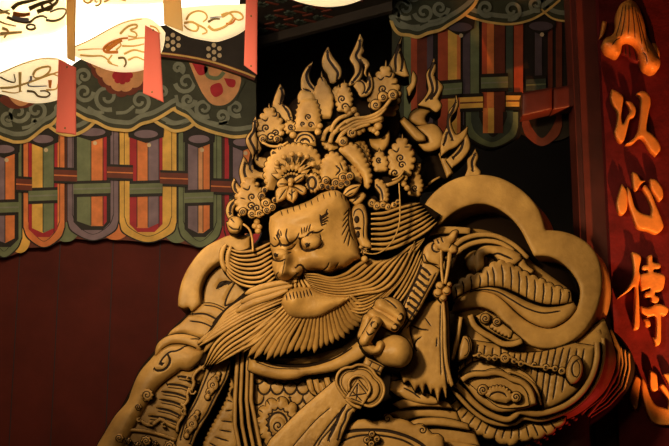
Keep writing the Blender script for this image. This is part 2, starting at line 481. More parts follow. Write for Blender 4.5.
# cloud scroll tier above
b = MB()
def tier(mb, edge, t, top, fill='p_olive', w=3.2, lw=4.5):
    e_ = line(edge, 2); x0, x1 = e_[0][0], e_[-1][0]
    flat(mb, [(x1, top), (x0, top)]+[tuple(p) for p in e_], t, fill, .01)
    up = [(x, y-8) for x, y in e_]
    flat(mb, band(up, lw), t+.002, 'p_scroll' if fill != 'p_beam' else 'p_teal'); flat(mb, band(e_, w), t+.004, 'p_gold')
tier(b, '40,118 50,127 62,134 75,134.5 88,128 98,118', VT+.010, 105)
tier(b, '145,112 155,121 165,127 175,131 188,128 198,120', VT+.010, 100)
tier(b, '-30,120! -15,128 0,137 8,140 15,142 26,141 34,136 44,128 52,124 60,115! 66,110!', VT+.016, 40)
tier(b, '62,108! 75,113 86,119 96,122 108,128 120,130 131,130 141,124 152,121 162,116 173,109! 176,108!', VT+.020, 40)
tier(b, '173,109! 180,113 188,117 196,125 207,130 220,134 236,137 256,134!', VT+.016, 50)
for a in ((18, 112, 9, 0, 1), (36, 110, 9, 2, -1), (8, 118, 6, 1, 1), (107, 97, 11, 1.2, 1), (84, 92, 8, 0, 1), (84, 76, 7, 2, 1), (140, 101, 9, 2, -1), (152, 78, 9, 1, 1), (162, 92, 6, 2, 1), (186, 82, 9, 3, -1), (204, 108, 8, 1, 1), (222, 116, 6, 2, -1), (188, 100, 6, 0, 1), (236, 108, 7, 1, 1), (60, 108, 5, 0, 1), (178, 68, 5, 1, -1)):
    swirl(b, a[0], a[1], a[2], VT+.024, a[3], a[4], 3.6)
for h_ in ('88,107 96,112 104,112', '116,113 126,112 134,106', '22,128 30,126 36,120', '176,95 178,103 184,108', '60,128 70,125 80,126', '166,122 175,124 184,121', '210,122 220,124 228,122'): hook(b, h_, VT+.024, 3.2)
flat(b, scal(line('160,50! 156,66 148,82 134,92 120,95 106,88 96,76 86,58!'), 12, 2)+[(90, 50)], VT+.026, 'p_brown'); flat(b, scal(line('156,50! 152,66 144,80 131,88 120,90 109,84 99,73 90,58!'), 12, 2)+[(94, 50)], VT+.028, 'p_salmon')
flat(b, scal(loop('114,72 122,70 131,72 130,79 122,83 115,80'), 6, 1.5)[:-1], VT+.030, 'p_red')
flat(b, '30,84! 22,97 14,98 10,88!', VT+.028, 'p_salmon'); flat(b, '-2,100! 10,108 24,108 34,104 40,96 30,90 10,88!', VT+.026, 'p_brown'); flat(b, '5,92! 14,103 22,106 31,101 36,92!', VT+.028, 'p_salmon')
flat(b, '184,58! 236,66 246,78 240,92 232,104 218,108 206,102 198,90 190,76!', VT+.026, 'p_olive'); flat(b, '188,60! 210,64 238,74 240,86 234,98 224,105 212,104 203,94 196,80!', VT+.028, 'p_salmon')
for s in ('192,63! 206,66 207,72 199,75', '211,86 220,83 223,92 216,97 211,93', '224,78! 235,80 234,87 228,86'): flat(b, s, VT+.030, 'p_red')
hook(b, '206,66 208,76 218,78 224,72', VT+.030, 4, 'p_green')
b.build('cloud_scroll_band', val)
# dark beam with dotted blossoms
b = MB()
p0, p1 = P(-40, 0, -1.15), P(256, 0, -1.15)
o_ = loop('-40,-30! 256,-30! 256,79! 240,73 205,62 160,55 100,52 -40,56!', 3)
flat(b, o_, -1.13, 'p_beam', .1)
for wd, c, dy in ((5, 'p_brown', 0), (1.6, 'p_gold', -1)):
    flat(b, band([(x, y+dy) for x, y in line('-40,55 100,51 160,54 205,61 240,72 255,78', 3)], wd), -1.126+(.003 if wd < 2 else 0), c)
for cx, cy in ((173, 42), (214, 52), (135, 44), (95, 44)):
    for k in range(7):
        dx, dy = (0, 0) if k == 6 else (6.3*math.cos(k*PI/3+.5), 7*math.sin(k*PI/3+.5))
        flat(b, arc(cx+dx, cy+dy, 2.2, 0, 330), -1.125, 'p_cream')
b.build('blossom_beam', val)
# right hand valance, hanging behind the flames
col('q_purple_shade', (.10, .07, .085), rough=.6, noise=.3, nscale=9, spec=.2); col('q_red', (.46, .085, .035), rough=.6, noise=.3, nscale=9, spec=.2)  # the purple is darkened so this board's shade sits in its colour
VR = -.95
vr = thing('painted_valance', 'shadowed painted board of long vertical stripes, to the right of the flaming crown', 'valance', P(480, 150, VR))
b = MB()
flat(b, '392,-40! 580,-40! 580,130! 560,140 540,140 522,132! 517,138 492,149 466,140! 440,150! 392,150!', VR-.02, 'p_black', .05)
for x0, x1, c, y1 in ((392, 404, 'p_olive', 120), (404, 411, 'p_green', 130), (411, 417, 'q_red', 150), (417, 427, 'p_brown', 150), (427, 433, 'q_purple_shade', 150), (438, 448, 'q_red', 150), (448, 457, 'p_yellow', 150), (457, 460.5, 'p_orange', 150),
                      (463, 470, 'q_purple_shade', 125), (470.5, 479, 'p_green', 130), (482, 487, 'q_red', 133), (487, 494, 'p_orange', 133), (494.5, 505, 'p_brown', 133), (506, 513, 'p_teal', 130), (514, 523, 'q_red', 100),
                      (535, 542, 'q_purple_shade', 90), (548, 552.5, 'p_brown', 90), (556, 562, 'p_brown', 95)):
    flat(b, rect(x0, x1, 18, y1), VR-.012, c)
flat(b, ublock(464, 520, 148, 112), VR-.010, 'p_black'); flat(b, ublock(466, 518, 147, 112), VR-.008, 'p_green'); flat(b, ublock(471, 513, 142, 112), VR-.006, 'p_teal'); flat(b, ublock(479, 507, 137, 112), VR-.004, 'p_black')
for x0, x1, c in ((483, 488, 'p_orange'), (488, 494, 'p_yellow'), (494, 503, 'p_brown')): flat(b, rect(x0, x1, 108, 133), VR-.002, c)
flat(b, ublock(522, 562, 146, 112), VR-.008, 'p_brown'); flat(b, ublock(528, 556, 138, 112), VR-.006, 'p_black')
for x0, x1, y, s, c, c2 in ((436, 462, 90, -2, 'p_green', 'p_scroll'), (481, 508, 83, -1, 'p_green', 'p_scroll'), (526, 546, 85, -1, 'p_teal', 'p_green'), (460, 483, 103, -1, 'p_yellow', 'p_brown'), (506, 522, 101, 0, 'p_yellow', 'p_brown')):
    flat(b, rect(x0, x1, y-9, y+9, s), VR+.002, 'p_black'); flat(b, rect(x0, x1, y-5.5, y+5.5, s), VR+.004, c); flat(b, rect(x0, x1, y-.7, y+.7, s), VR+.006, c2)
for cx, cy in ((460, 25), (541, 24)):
    flat(b, '%g,%g! %g,%g! %g,%g! %g,%g %g,%g!' % (cx-16, cy-12, cx+16, cy-12, cx+14, cy+3, cx, cy+10, cx-14, cy+3), VR+.001, 'p_black'); flat(b, arc(cx, cy+2, 12, 0, 350, 4.5), VR+.003, 'q_purple_shade'); flat(b, arc(cx+1, cy+10.5, 2, 0, 330), VR+.004, 'p_cream')
b.build('strap_band', vr)
b = MB()
tier(b, '458,8! 466,15 480,20 495,23 512,24 530,20 545,12 560,0!', VR+.012, -40, w=2.2)
tier(b, '540,8! 552,18 566,21 580,20!', VR+.010, -40, w=1.8)
tier(b, '391,20! 394,28 400,34 409,35 418,37 428,33 440,30 448,25 458,19 466,13 474,5 480,-6!', VR+.018, -40, w=3.2)
for a in ((405, 8, 9, 1, 1), (424, 12, 8, 3, -1), (440, 8, 7, 0, 1), (413, -4, 8, 2, 1), (396, 14, 5, 2, 1), (486, 8, 7, 1, 1), (512, 10, 8, 2, -1), (536, 4, 6, 1, 1)): swirl(b, a[0], a[1], a[2], VR+.024, a[3], a[4], 3.4)
for h_ in ('400,22 410,26 420,26', '428,22 438,20 446,15'): hook(b, h_, VR+.024, 3)
b.build('cloud_scroll_band', vr)
# red rail that runs out from behind the post
b = MB()
for a, c in (('522,93! 552,87! 552,109! 522,116!', -.62), ('552.5,88! 582,83! 582,105! 552.5,110!', -.66)): carve(b, a, c-.05, .14, .012, 3, 4, m='wood_dark')
o = b.build('rail'); tag(o, 'dark red wooden rail meeting the post beside the hanging sign', 'rail')
b = MB(); x0 = P(576, 0, -.62)[0]; x1 = P(598, 0, -.62)[0]
b.box((x0, .62, 0), (x1+.1, .9, 6.4), 'wood_dark'); b.box((x0-.035, .66, 0), (x0, .9, 6.4), 'wood_dark'); structure('trim_2', b)
# ------------------------------------------------------------------ hanging sign
BT = -.5
sg = thing('calligraphy_sign', 'tall red board with raised gilt brush characters at the right edge', 'sign', (P(640, 200, BT)[0], -BT+.1, 2.0))
b = MB(); x0 = P(598, 0, BT)[0]
b.box((x0, -BT, 2.0), (x0+.62, -BT+.09, 5.9), 'red'); b.build('board', sg)
def glyph(name, outs, holes=()):
    b = MB()
    for o_ in outs: carve(b, o_, BT+.055, .055, .010, 1.6, 2.6, m='gilt', sm='gilt', step=1.3)
    return b.build(name, sg)
glyph('character', ['612,89! 618,92 623,97 622,108 621,118 623.5,124 628,115 630.5,111 629,106! 626,101! 631,102 635.5,108 634.5,116 630,119 627,130 623.5,141 619,140 615,132 617,124 618,112 613.5,104 611,96',
  '637,93! 643,91 649,95 650.5,103 648.5,113 646.5,129 652,134 658,141 660.5,149 656.5,155! 650,149 644,139 640,137 633,143 626,144! 633,139 638,131 640,120 641,105 641,97'])
glyph('character', ['622,184! 626,190 627.5,200 626.5,210 623,214 619,212 617,203 619.5,192', '627.5,187! 630.5,192 634.5,206 641,213 651,216! 652,208 648.5,198 643,188! 645,185 650,191 655.5,204 662,220 663,228 657,233 648,230 638,227 633,216 628,200',
  '632.5,172! 637,174 641,180 645.5,181! 641,184 637,190 634,187 633,181', '650,179! 656,180 662,188 663,197 660,200 655,194 651,187'])
glyph('character', ['632,252! 638,254 641,258 639,270 640.5,276 638.5,285 639,300 639.5,325 637,329 634,326 635,305 635,287 629,291 618,298! 626,290 632,280 634,268',
  '648,256! 652,255 653,262 660,264 660,268 654,269! 654,272 664,275 664.5,283 662,290 655,292! 655,295 659,298 657,303 652,302 651,297 646,297 645,293 650,291! 650,288 643,290 640.5,283 641,275 648,273! 648,270 643,270 643,266 648,265!',
  '641,306! 648,307.5 658,304 668,308 666,315 661,314! 661,330 660.5,342 657,345 653,337! 656,338 656,317 648,316 642,312', '644,319! 649,320 650.5,326 646.5,325'])
glyph('character', ['636,375! 640.5,380 639.5,390 638.5,400 637,408 634,408 630,397 632,385', '642,377! 646,384 650,396 656,405 668,409! 669,400 660,386! 663,384 669,392 676,410 675,423 662,425 652,421 646,408 642,392', '650,370! 656,374 657.5,382 657.5,390 653,390 650,384', '664,374! 670,374 676,382 676,390 670,384'])
b = MB()
carve(b, '627,0! 634,1 640,10 644,22 648,38 655,50 660,60 659,68 653,71.5 648,69.5 644,67 641,60 638.5,50 634,43.5 627,41 622.5,44 620.5,53 617,55.5 613,54 607,50.5 603,43 605.5,38 612,35 616,28 617,15 620,5', BT+.09, .10, .07, 12, 3, m='gilt', sm='gilt',
      lines=[('623,6 620,22 616,36', 1), ('626,5 624,22 621,36', 1), ('629,5 629,22 628,34', 1), ('632,5 634,22 635,38', 1), ('635,8 639,26 642,44', 1), ('638,14 643,34 648,52', 1), ('612,45 616,40 620,38', 1), ('647,62 646,56 643,52', 1)], lm='gilt_side')
b.build('lotus_leaf_ornament', sg)
b = MB(); carve(b, '621,54! 623,44 628,41.5 634,44 638,50 641,60 636,63 630,60 626,56', BT+.02, .03, .02, 5, 3, m='red', lines=['629,45 630,58', '634,47 637,60', '625,46 626,55']); b.build('seed_head', sg)
b = MB(); carve(b, '603,21! 606.5,22 606,28 603,36 600,37.5! 601.5,30', BT+.05, .05, .02, 3, 2.5, m='gilt'); b.build('side_leaf', sg); b = MB(); carve(b, '652,43! 656,44 659.5,52 659.5,60! 655,55', BT+.05, .05, .02, 3, 2.5, m='gilt'); b.build('side_leaf', sg)
b = MB(); strand(b, '629,-14 630,4', 5, 5, BT+.06, BT+.06, .02, .05, 'gilt'); b.build('stem', sg)
# ================================================================== LANTERN
M['paper'] = mat('glowing_cream_paper', (.92, .84, .62), trans=.4, emit=(1, .84, .55), estr=.78)
M['glow'] = mat('glowing_white_paper', (.95, .92, .85), .8, emit=(1, .93, .78), estr=2.6)
M['ink'] = mat('brown_ink', (.22, .16, .07), .8); M['ink_gold'] = mat('gold_ink', (.72, .47, .15), .8, emit=(.8, .5, .15), estr=.12)
M['ink_orange'] = mat('orange_ink', (.75, .26, .05), .8); M['ink_blue'] = mat('blue_ink', (.40, .42, .60), .8)
M['strap'] = mat('tan_ribbon', (.92, .68, .36), trans=.4); M['tag'] = mat('red_paper_tag', (.85, .22, .20), trans=.3)
LT = 1.3
ln = thing('paper_lantern', 'large glowing white paper lantern with painted flaps and red tags hanging at upper left', 'lantern', P(110, 60, LT-.3))
b = MB(); carve(b, '-60,-70! 240,-70! 238,8! 230,14 200,18 165,18 150,22 130,30 110,38 92,46 72,56 60,68 40,74 20,78 0,82 -60,86!', LT-.06, .10, .06, 20, 8, m='glow'); b.build('shade', ln)
def flap(out, t, inks):
    b = MB()
    z = carve(b, out, t, .02, .05, 18, 3.5, m='paper', step=1.8)
    for spec, w, c in inks: 
        strand(b, spec, w*1.3, w*.8, lambda x, y: z(x, y)+.001, 0, .006, .01, c, k=4, step=1.6)
    b.build('flap', ln)
flap('-30,-40! 66,-40! 66,24! 58,30 45,34 20,38 0,43 -30,50!', LT+.02, [('12,9 18,4 30,1 44,-3', 3.4, 'ink'), ('29,9 40,4 52,0 57,-6', 3.6, 'ink'), ('37,12 48,8 56,3 58,-3', 3.4, 'ink'), (arc(47, 6, 5, 0, 340, 4), 2.6, 'ink'), ('7,17 14,20 22,22 30,22 35,18 42,16 47,18', 2.4, 'ink'), (arc(31, 27, 4.5, 0, 350, 2.6), 2, 'ink'), ('46,20 54,21 62,18 66,12 65,9 58,9 50,12', 2, 'ink'),
  ('13,14 22,15 30,14', 4, 'ink_orange'), ('12,17 20,20 29,20', 5, 'ink_blue'), ('-5,14 4,12 10,14', 3, 'ink_gold'), ('-4,20 6,24 16,26', 1.6, 'ink_gold'), ('0,34 10,33 22,32', 3, 'ink_gold'), ('2,28 8,31 4,38', 2.4, 'ink_gold'), ('-4,8 4,11 10,10', 1.4, 'ink')])
flap('76,-40! 250,-40! 250,-10! 200,-4 160,2 120,4 95,3 82,1!', LT+.02, [(spiral(87, -1, 5, 1.2), 2, 'ink_gold'), (spiral(97, 1, 5, 1.2, 2, -1), 1.8, 'ink_gold'), ('104,2 114,-2 126,1', 1.8, 'ink_gold'), ('140,-3 160,-1 180,-5', 1.6, 'ink_gold')])
flap('-30,86! 0,72 14,66 30,60 48,57 60,59 68,66 68,92 56,99 40,102 25,101 12,97 0,93 -30,90!', LT+.03, [('-10,77 6,71 20,65 40,59 58,59', 1.1, 'ink_gold'), ('33,75 36,70 44,67 50,67 49,72 42,77 35,78 33,74', 2, 'ink_gold'), ('0,88 14,87 30,82 44,77 58,72', 2, 'ink_gold'), ('20,72 20,92', 2.6, 'ink_gold'), ('0,77 8,81 15,82 14,74', 1.5, 'ink'), ('27,91 34,92 38,96 46,97 50,94 46,91 40,91', 1.9, 'ink'), ('31,76 31,81', 2.2, 'ink_blue'), ('30,80 29,86 47,86', 1.4, 'ink_blue'), ('50,80 50,88', 3, 'ink_orange'), ('46,90 56,89 58,84', 1.6, 'ink_gold'), ('44,76 52,74 58,76', 1.6, 'ink_gold'), ('2,91 14,93 22,91', 1.2, 'ink_gold')])
flap('72,48! 90,39 108,29 124,21 140,17.5 150,18.5 160,26 165,32! 163.5,44 160,53 152,64 140,69.5 124,71 108,69 92,63 74,55!', LT+.05, [('74,47 92,39 110,29 126,22 142,19', 1.1, 'ink_gold'), ('120,34 126,28 132,25 137,25 136,28 130,30 136,33 136,37 128,36', 2, 'ink_gold'), ('118,52 106,52 104,48 110,43 120,39 128,38', 2.4, 'ink_orange'), ('106,50 112,46 118,42 122,40', 4, 'ink_orange'), ('116,50 121,45 118,41', 1.6, 'ink_gold'), ('128,40 140,38 152,38', 1.4, 'ink_gold'), ('122,46 134,46 144,44', 1.6, 'ink_gold'), ('124,54 134,50 144,52 150,50', 1.8, 'ink_gold'), ('118,58 124,58 126,63 124,67', 2, 'ink'), ('78,50 92,49 104,49', 1, 'ink_gold'), ('80,55 92,56 102,56 108,60 112,64', 1.8, 'ink_gold'), ('128,60 136,57 144,60', 1.6, 'ink_gold'), ('150,26 156,28 160,34', 1.6, 'ink_gold'), ('112,55 108,62 118,66', 1.4, 'ink_gold')])
flap('165,12! 180,8 210,5 250,4! 250,22! 244,29 236,34 226,38 216,40.5 204,39 190,36 178,31 166,24!', LT+.03, [('186,20 190,14 198,11 205,13 207,18 203,22', 1.8, 'ink_gold'), ('184,23 192,22 198,26 196,31 188,29 184,25', 2, 'ink_gold'), ('196,24 204,28 207,32 202,34', 1.8, 'ink_gold'), ('208,26 214,30 224,27 230,22 233,17 228,13 221,15', 2.2, 'ink_gold'), ('222,17 232,12 240,13 243,18 238,20 233,17', 2, 'ink_gold'), ('226,24 232,23 236,18', 2, 'ink_orange'), ('208,22 214,19 220,19', 2, 'ink'), ('168,20 174,22 180,28', 1.6, 'ink'), ('210,18 216,17 222,17', 1.2, 'ink_blue')])
def streamer(strap, tagout, t, small=()):
    b = MB(); carve(b, strap, t, .006, .004, 3, 5, m='strap'); o = b.build('ribbon', ln)
    b = MB(); z = carve(b, tagout, t+.01, .006, .006, 4, 4, m='tag')
    for x, y in small: b.ball(x, y, 1, z(x, y), 'ink', depth=.004, n=5)
    q = b.build('tag', o, 'red paper tag')
streamer('66,-40! 77,-40! 75.5,22! 75,62! 67,58! 66.5,22!', '58.5,59! 76,67.5! 76,135! 72,134! 56,132!', LT+.13, ((67, 67), (65, 128)))
streamer('161,-40! 179,-40! 183,31! 164,24!', '145,25! 159.5,33! 163.5,102! 143,93!', LT+.15, ((153, 30), (152, 92)))
streamer('247,-40! 258,-40! 258,2! 246,0!', '246,-2! 257.5,-2! 257,74.5! 244,65!', LT+.13, ((251, 16), (251, 66)))
b = MB()
c = P(110, -60, LT-.5); b.box((c[0]-.012, c[1]-.012, c[2]-.05), (c[0]+.012, c[1]+.012, ZC), 'p_black'); b.build('cord', ln)

# the next lantern, only its lowest edge in the picture
l2 = thing('paper_lantern', 'paper lantern showing only its pale lower rim at the top edge above the flames', 'lantern', P(330, 0, LT-.3))
b = MB(); carve(b, '262,-70! 262,-30! 276,-12 292,-2 308,3 326,5.5 344,4 360,-1 376,-10 392,-30! 392,-70!', LT-.1, .02, .05, 18, 5, m='paper'); b.build('flap', l2)
b = MB(); carve(b, '266,-90! 266,-34! 300,-18 350,-18 388,-34! 388,-90!', LT-.2, .06, .05, 18, 8, m='glow'); b.build('shade', l2)
b = MB(); c = P(326, -80, LT-.28); b.box((c[0]-.012, c[1]-.012, c[2]-.05), (c[0]+.012, c[1]+.012, ZC), 'p_black'); b.build('cord', l2)
# ================================================================== STATUE
base = P(350, 446, 0)
ST = thing('guardian_statue', 'huge ochre carved guardian king with flaming crown and long beard, gripping a sword', 'statue', (base[0], 0, 1.0))
b = MB(); b.box((-1.9, -.9, 0), (2.0, 1.2, 1.0), 'dark'); o = b.build('plinth'); o['kind'] = 'structure'
KH, KR, SIDE, LK, RIM = .62, .72, 'void', 1.3, .85  # black cut sides carry the shade between pieces in their colour
# ---- body: one solid behind everything
b = MB()
carve(b, '186,316! 200,300 225,280 250,262 300,240 360,230 420,228 470,215 520,226 560,262 580,300 592,350 592,400 590,446 610,560 620,672! 60,672! 70,560 101,446 117,416 130,392 140,370 156,350 170,332', -.10, .55, .18, 70, 12, m='void')
b.build('body', ST)
# ---- left scarf and the sleeve behind it
b = MB()
carve(b, '178,306! 178.5,296 182,281 190,265 203,249 218,240 232,235 250,236! 250,263! 232,259.5 222,261 212,267 204,277 200,290 200.5,304! 192,311 188.5,307.5 183,308.5', .20, .30, .03, 5, 5, ex=(.06, 1, 0), sm='wood')
b.build('scarf', ST)
b = MB()
z1 = carve(b, '198,312! 199,296 202,280 210,268 222,261 236,258 252,260! 290,262! 290,330! 240,345! 215,330', .10, .28, .05, 14, 5,
      lines=[('217,288 220,284 225,282 231,282', 2.6), ('218,288 224,284 230,283', 2.2), ('236,281 230,291 226,300 225,306! 233,303 244,298', 1.4), ('203,300 204,288 209,276 217,268 226,264', 1.2)])
carve(b, '191,313! 200,304.5 212,303.5 225,309 236,317! 230,326! 215,327 200,324 189,321', .16, .3, .05, 7, 4, lines=[('192,314 205,314 216,319 226,325', 1.5), ('204,305 216,307 227,313', 1)])
carve(b, '189,315! 200,316 212,321 222,328! 214,340! 196,338 182,334 167,336! 172,330 181,323', .18, .35, .05, 7, 4, lines=[('190,321 203,323 216,329', 1.2)])
carve(b, '155,357! 155.5,349 159,342 168,336 182,334 196,337 207,343! 200,352! 188,346 174,344 165,348', .22, .4, .05, 6, 4, lines=[('162,349 172,344.5 184,344.5 196,348', 1.3), ('191,339 198,339 204,341', 1)])
b.build('sleeve', ST)
# ---- left shoulder armour
b = MB()
zs = carve(b, '160,349 170,344 185,344 198,348 206,350! 200,362 190,370 181,370 178,372 160,386 150,400 140,418 128,440 110,470! 86,470! 97,446 104,434 115,416 127,402 131,392 136,379 142,369 150,360', .20, .4, .10, 16, 4,
      lines=[('183,348 176,351 170,352 164,357 159,364', 1.4), ('168,355 170,360 168,366 163,370 157,370.5 154,369', 2), (spiral(161.5, 363.5, 2, .9), 2.8), ('178,350 186,346 193,345', 1)])
b.build('shoulder_beast_face', ST)
b = MB()
pn = '181,369 189,371 196,367 202,362! 206,372 200,384 194,392 190,402 186,412 182,422 180,436 176,450! 106,470! 118,440 131,420 146,398 160,384 174,374'
SL = ['178,376 189,378 199,382', '167,384 181,385.5 193,390', '162,391.5 176,393.5 188,398', '160,399.5 173,402 184,406.5', '157,408 169,410.5 180,415.5', '149,416 164,418 178,423']
carve(b, pn, .17, .28, .05, 10, 3, lines=[(q, 1.9) for q in SL]+[([(x+1, y+3.4) for x, y in parse(q)[0]], 1.0) for q in SL])
for s in ('205,366 198,370 193,377 194,383 191,390 188,392', '190,388 187,394 188,400 183,406 181,404', '183,404 185,411 182,418 178,424 177,432'):
    strand(b, s, 3.4, 3.4, .225, .225, .02, .1)
for x, y, r, a in ((192, 391, 4, 0), (184, 411, 4, 1), (205, 367, 3, 2), (188, 378, 2.6, 1)): strand(b, spiral(x, y, r, 1.2, a), 2.2, 1.6, .24, .24, .015, .1)
for s in ('126,422 134,419 141,421 148,425 155,423 160,419 168,424 176,428', '120,430 136,430 150,432 165,436 176,440'): strand(b, s, 4, 4, .22, .22, .02, .1)
for x, y, r in ((151, 423, 3.4), (164, 424, 3.2), (139, 419, 3)): strand(b, spiral(x, y, r, 1.1, 1), 1.8, 1.4, .25, .25, .012, .1)
b.build('slatted_panel', ST)
for x, y, r in ((147, 395, 7), (138, 407, 4), (119, 438, 5), (128, 441, 3.5), (146, 441, 5.5), (155, 444, 3.5), (170, 446, 6), (137, 445, 3.5)):
    b = MB(); carve(b, scal(arc(x, y, r, 0, -356), 4.4, 1.2)[:-1], .26, .1, .03, r*.8, 2.4, lines=[(spiral(x, y, r*.7, 1.5, 2), 1.1)]); b.build('rosette', ST)
# ---- strap with medallions, frilled edge
b = MB()
zs = carve(b, '207,367! 215,357 224,352! 231,363 228,376 220,392 212,408 205,420 196,436 190,452! 172,455! 180,432 190,410 197,396 202,382', .22, .25, .02, 3, 4,
      lines=[('219,356 210,370 203,386 196,402 186,420 180,440', 1.4), ('229,364 224,380 214,398 206,414 196,428 190,444', 1.6)])
b.build('medallion_strap', ST)
for x, y, r, s in ((213, 385, 5, .5), (192, 424, 5, .5)):
    b = MB()
    for dx, dy, q in ((0, 0, 5.4), (4, -7, 3.2), (6, -11, 2.4), (-4, 7, 3.2), (-6, 12, 2.6), (1, -5, 3), (-1.5, 5, 3)):
        carve(b, arc(x+dx*.9, y+dy, q, 0, -350, q*1.1), .25, .06, .018, q*.8, 2.2, lines=[(spiral(x+dx*.9, y+dy, q*.62, 1.4, 1), .9)] if q > 3 else ())
    b.build('medallion', ST)
b = MB()
e_ = scal(line('231,372 230,392 222,410 214,424 206,440 202,455'), 5, -1.6)
carve(b, e_+[tuple(p) for p in scal(line('228,455 238,447 240,430 234,418 238,404 232,394 235,385 231,372'), 16, 1.5)], .16, .2, .03, 5, 3.4,
      lines=['226,411 232,410', '222,421 232,422', '220,430 231,432', '215,437 228,441', '210,443 222,450', '228,400 232,402'])
b.build('frill', ST)
b = MB()
for x0, xm, x1, w in ((237, 235, 236, 4.4), (242, 240.5, 243, 4), (247.5, 246.5, 250, 4), (252, 251, 257, 4.2)):
    strand(b, [(x0+1, 345), (x0, 365), (xm, 400), (x1-1, 425), (x1+6, 460)], w, w, .24, .24, .025, .12)
carve(b, '233,340! 256,340! 256,400 262,460! 236,460! 232,420 232,380', .16, .2, .01, 3, 6, m='void')
b.build('cord_band', ST)
# ---- scale armour and collar
b = MB()
L = []
for r_ in range(7):
    y = 380+r_*10.5
    for c_ in range(9):
        x = 258+c_*13+(r_ % 2)*6.5-r_*.3
        if x > 330-(y-380)*.8 or math.hypot(x-279, (y-423)*.9) < 25: continue
        L.append((arc(x, y-5, 6.6, 5, 175, 9), 2.1))
carve(b, '250,368! 275,375 300,376 325,371 345,365! 350,400! 310,460! 256,470! 251,420', .16, .25, .05, 10, 4, lines=L)
b.build('scale_armour', ST)
b = MB()
zr = carve(b, scal(arc(279, 423, 19.5, 0, -356, 22), 11.5, -4.5)[:-1], .225, .08, .04, 8, 2.6, lines=[(scal(arc(279, 423, 13.5, 0, -356, 16), 6.2, 2.6), 1.5), (arc(278, 424, 9.5, 150, 400, 11.5), 2.2)]+[([(279+24*math.cos(a), 423+27*math.sin(a)), (279+19*math.cos(a), 423+21.5*math.sin(a))], 1.3) for a in [q*PI/6 for q in range(12)]])
carve(b, arc(278, 426, 8, 0, -350, 9.5), .25, .05, .03, 6, 2.6, lines=[(spiral(278, 426, 5.5, 1.3, 1), 1.6)])
b.ball(276, 447, 7, .26, depth=.03); b.build('flower_boss', ST)
b = MB()
for x, y, a in ((309, 385, 0), (316, 386, .1), (322, 389, .2), (327, 384, .1)): carve(b, [(x-3, y-6), (x+2, y-7), (x+5, y+5), (x+8, y+11), (x+2, y+8), (x-1, y+3)], .23, .08, .02, 2.5, 2.6)
b.build('collar_frill', ST)
b = MB()
carve(b, '249,356! 262,361 278,365 296,366 314,364 332,358 348,349 362,338! 372,345! 366,356 352,364 335,371 318,374 306,375.5 298,378.5 286,380 270,378 256,374 248,370!', .28, .2, .06, 9, 4, lines=[('252,357 270,364 290,367 312,365.5 334,358.5 352,348', 1.4), ('256,362 275,368 300,369', .8)])
carve(b, '248,346! 280,350! 310,354 340,346 362,330! 366,338! 345,352 325,360 300,364 275,362 250,355!', .20, .2, .02, 6, 5)
b.build('collar', ST)
# ================================================================== HEAD
b = MB()
def G(x0, y0, sx, sy, h, a=0):
    c, s = math.cos(a), math.sin(a)
    def f(x, y):
        dx, dy = x-x0, y-y0; u = (dx*c+dy*s)/sx; v = (-dx*s+dy*c)/sy
        return h*np.exp(-(u*u+v*v)*.9)
    return f
bumps = [G(284, 262, 7, 15, .07, .25), G(281, 275, 7, 6, .07), G(297, 272, 6, 5, .06), G(276, 274, 4, 5, .03), G(287, 237, 9, 7, .065), G(275, 239, 4.5, 6, .045), G(307, 234, 13, 4.5, .05, -.25),
         G(311, 242, 10, 8.5, .055), G(282, 254, 7, 7, .03), G(320, 258, 16, 9, .04), G(303, 250, 4, 4, -.03), G(292, 250, 5, 5, -.03), G(340, 220, 10, 14, -.03), G(310, 215, 22, 10, .03), G(345, 252, 10, 12, -.02)]
hb = lambda x, y: sum(f(x, y) for f in bumps)
FACE = '270,217! 280,210.5 295,206 310,200 322,193 335,190 344,195 349.5,204 351,215 354,230 358,245 361,258! 354,261 346,267 338,268.5 330,273 320,271.5 311,272 304,276 298,281 291,283 284,282 278,279 274,272 272,264 273,256 270.5,247 270,238 269,227'
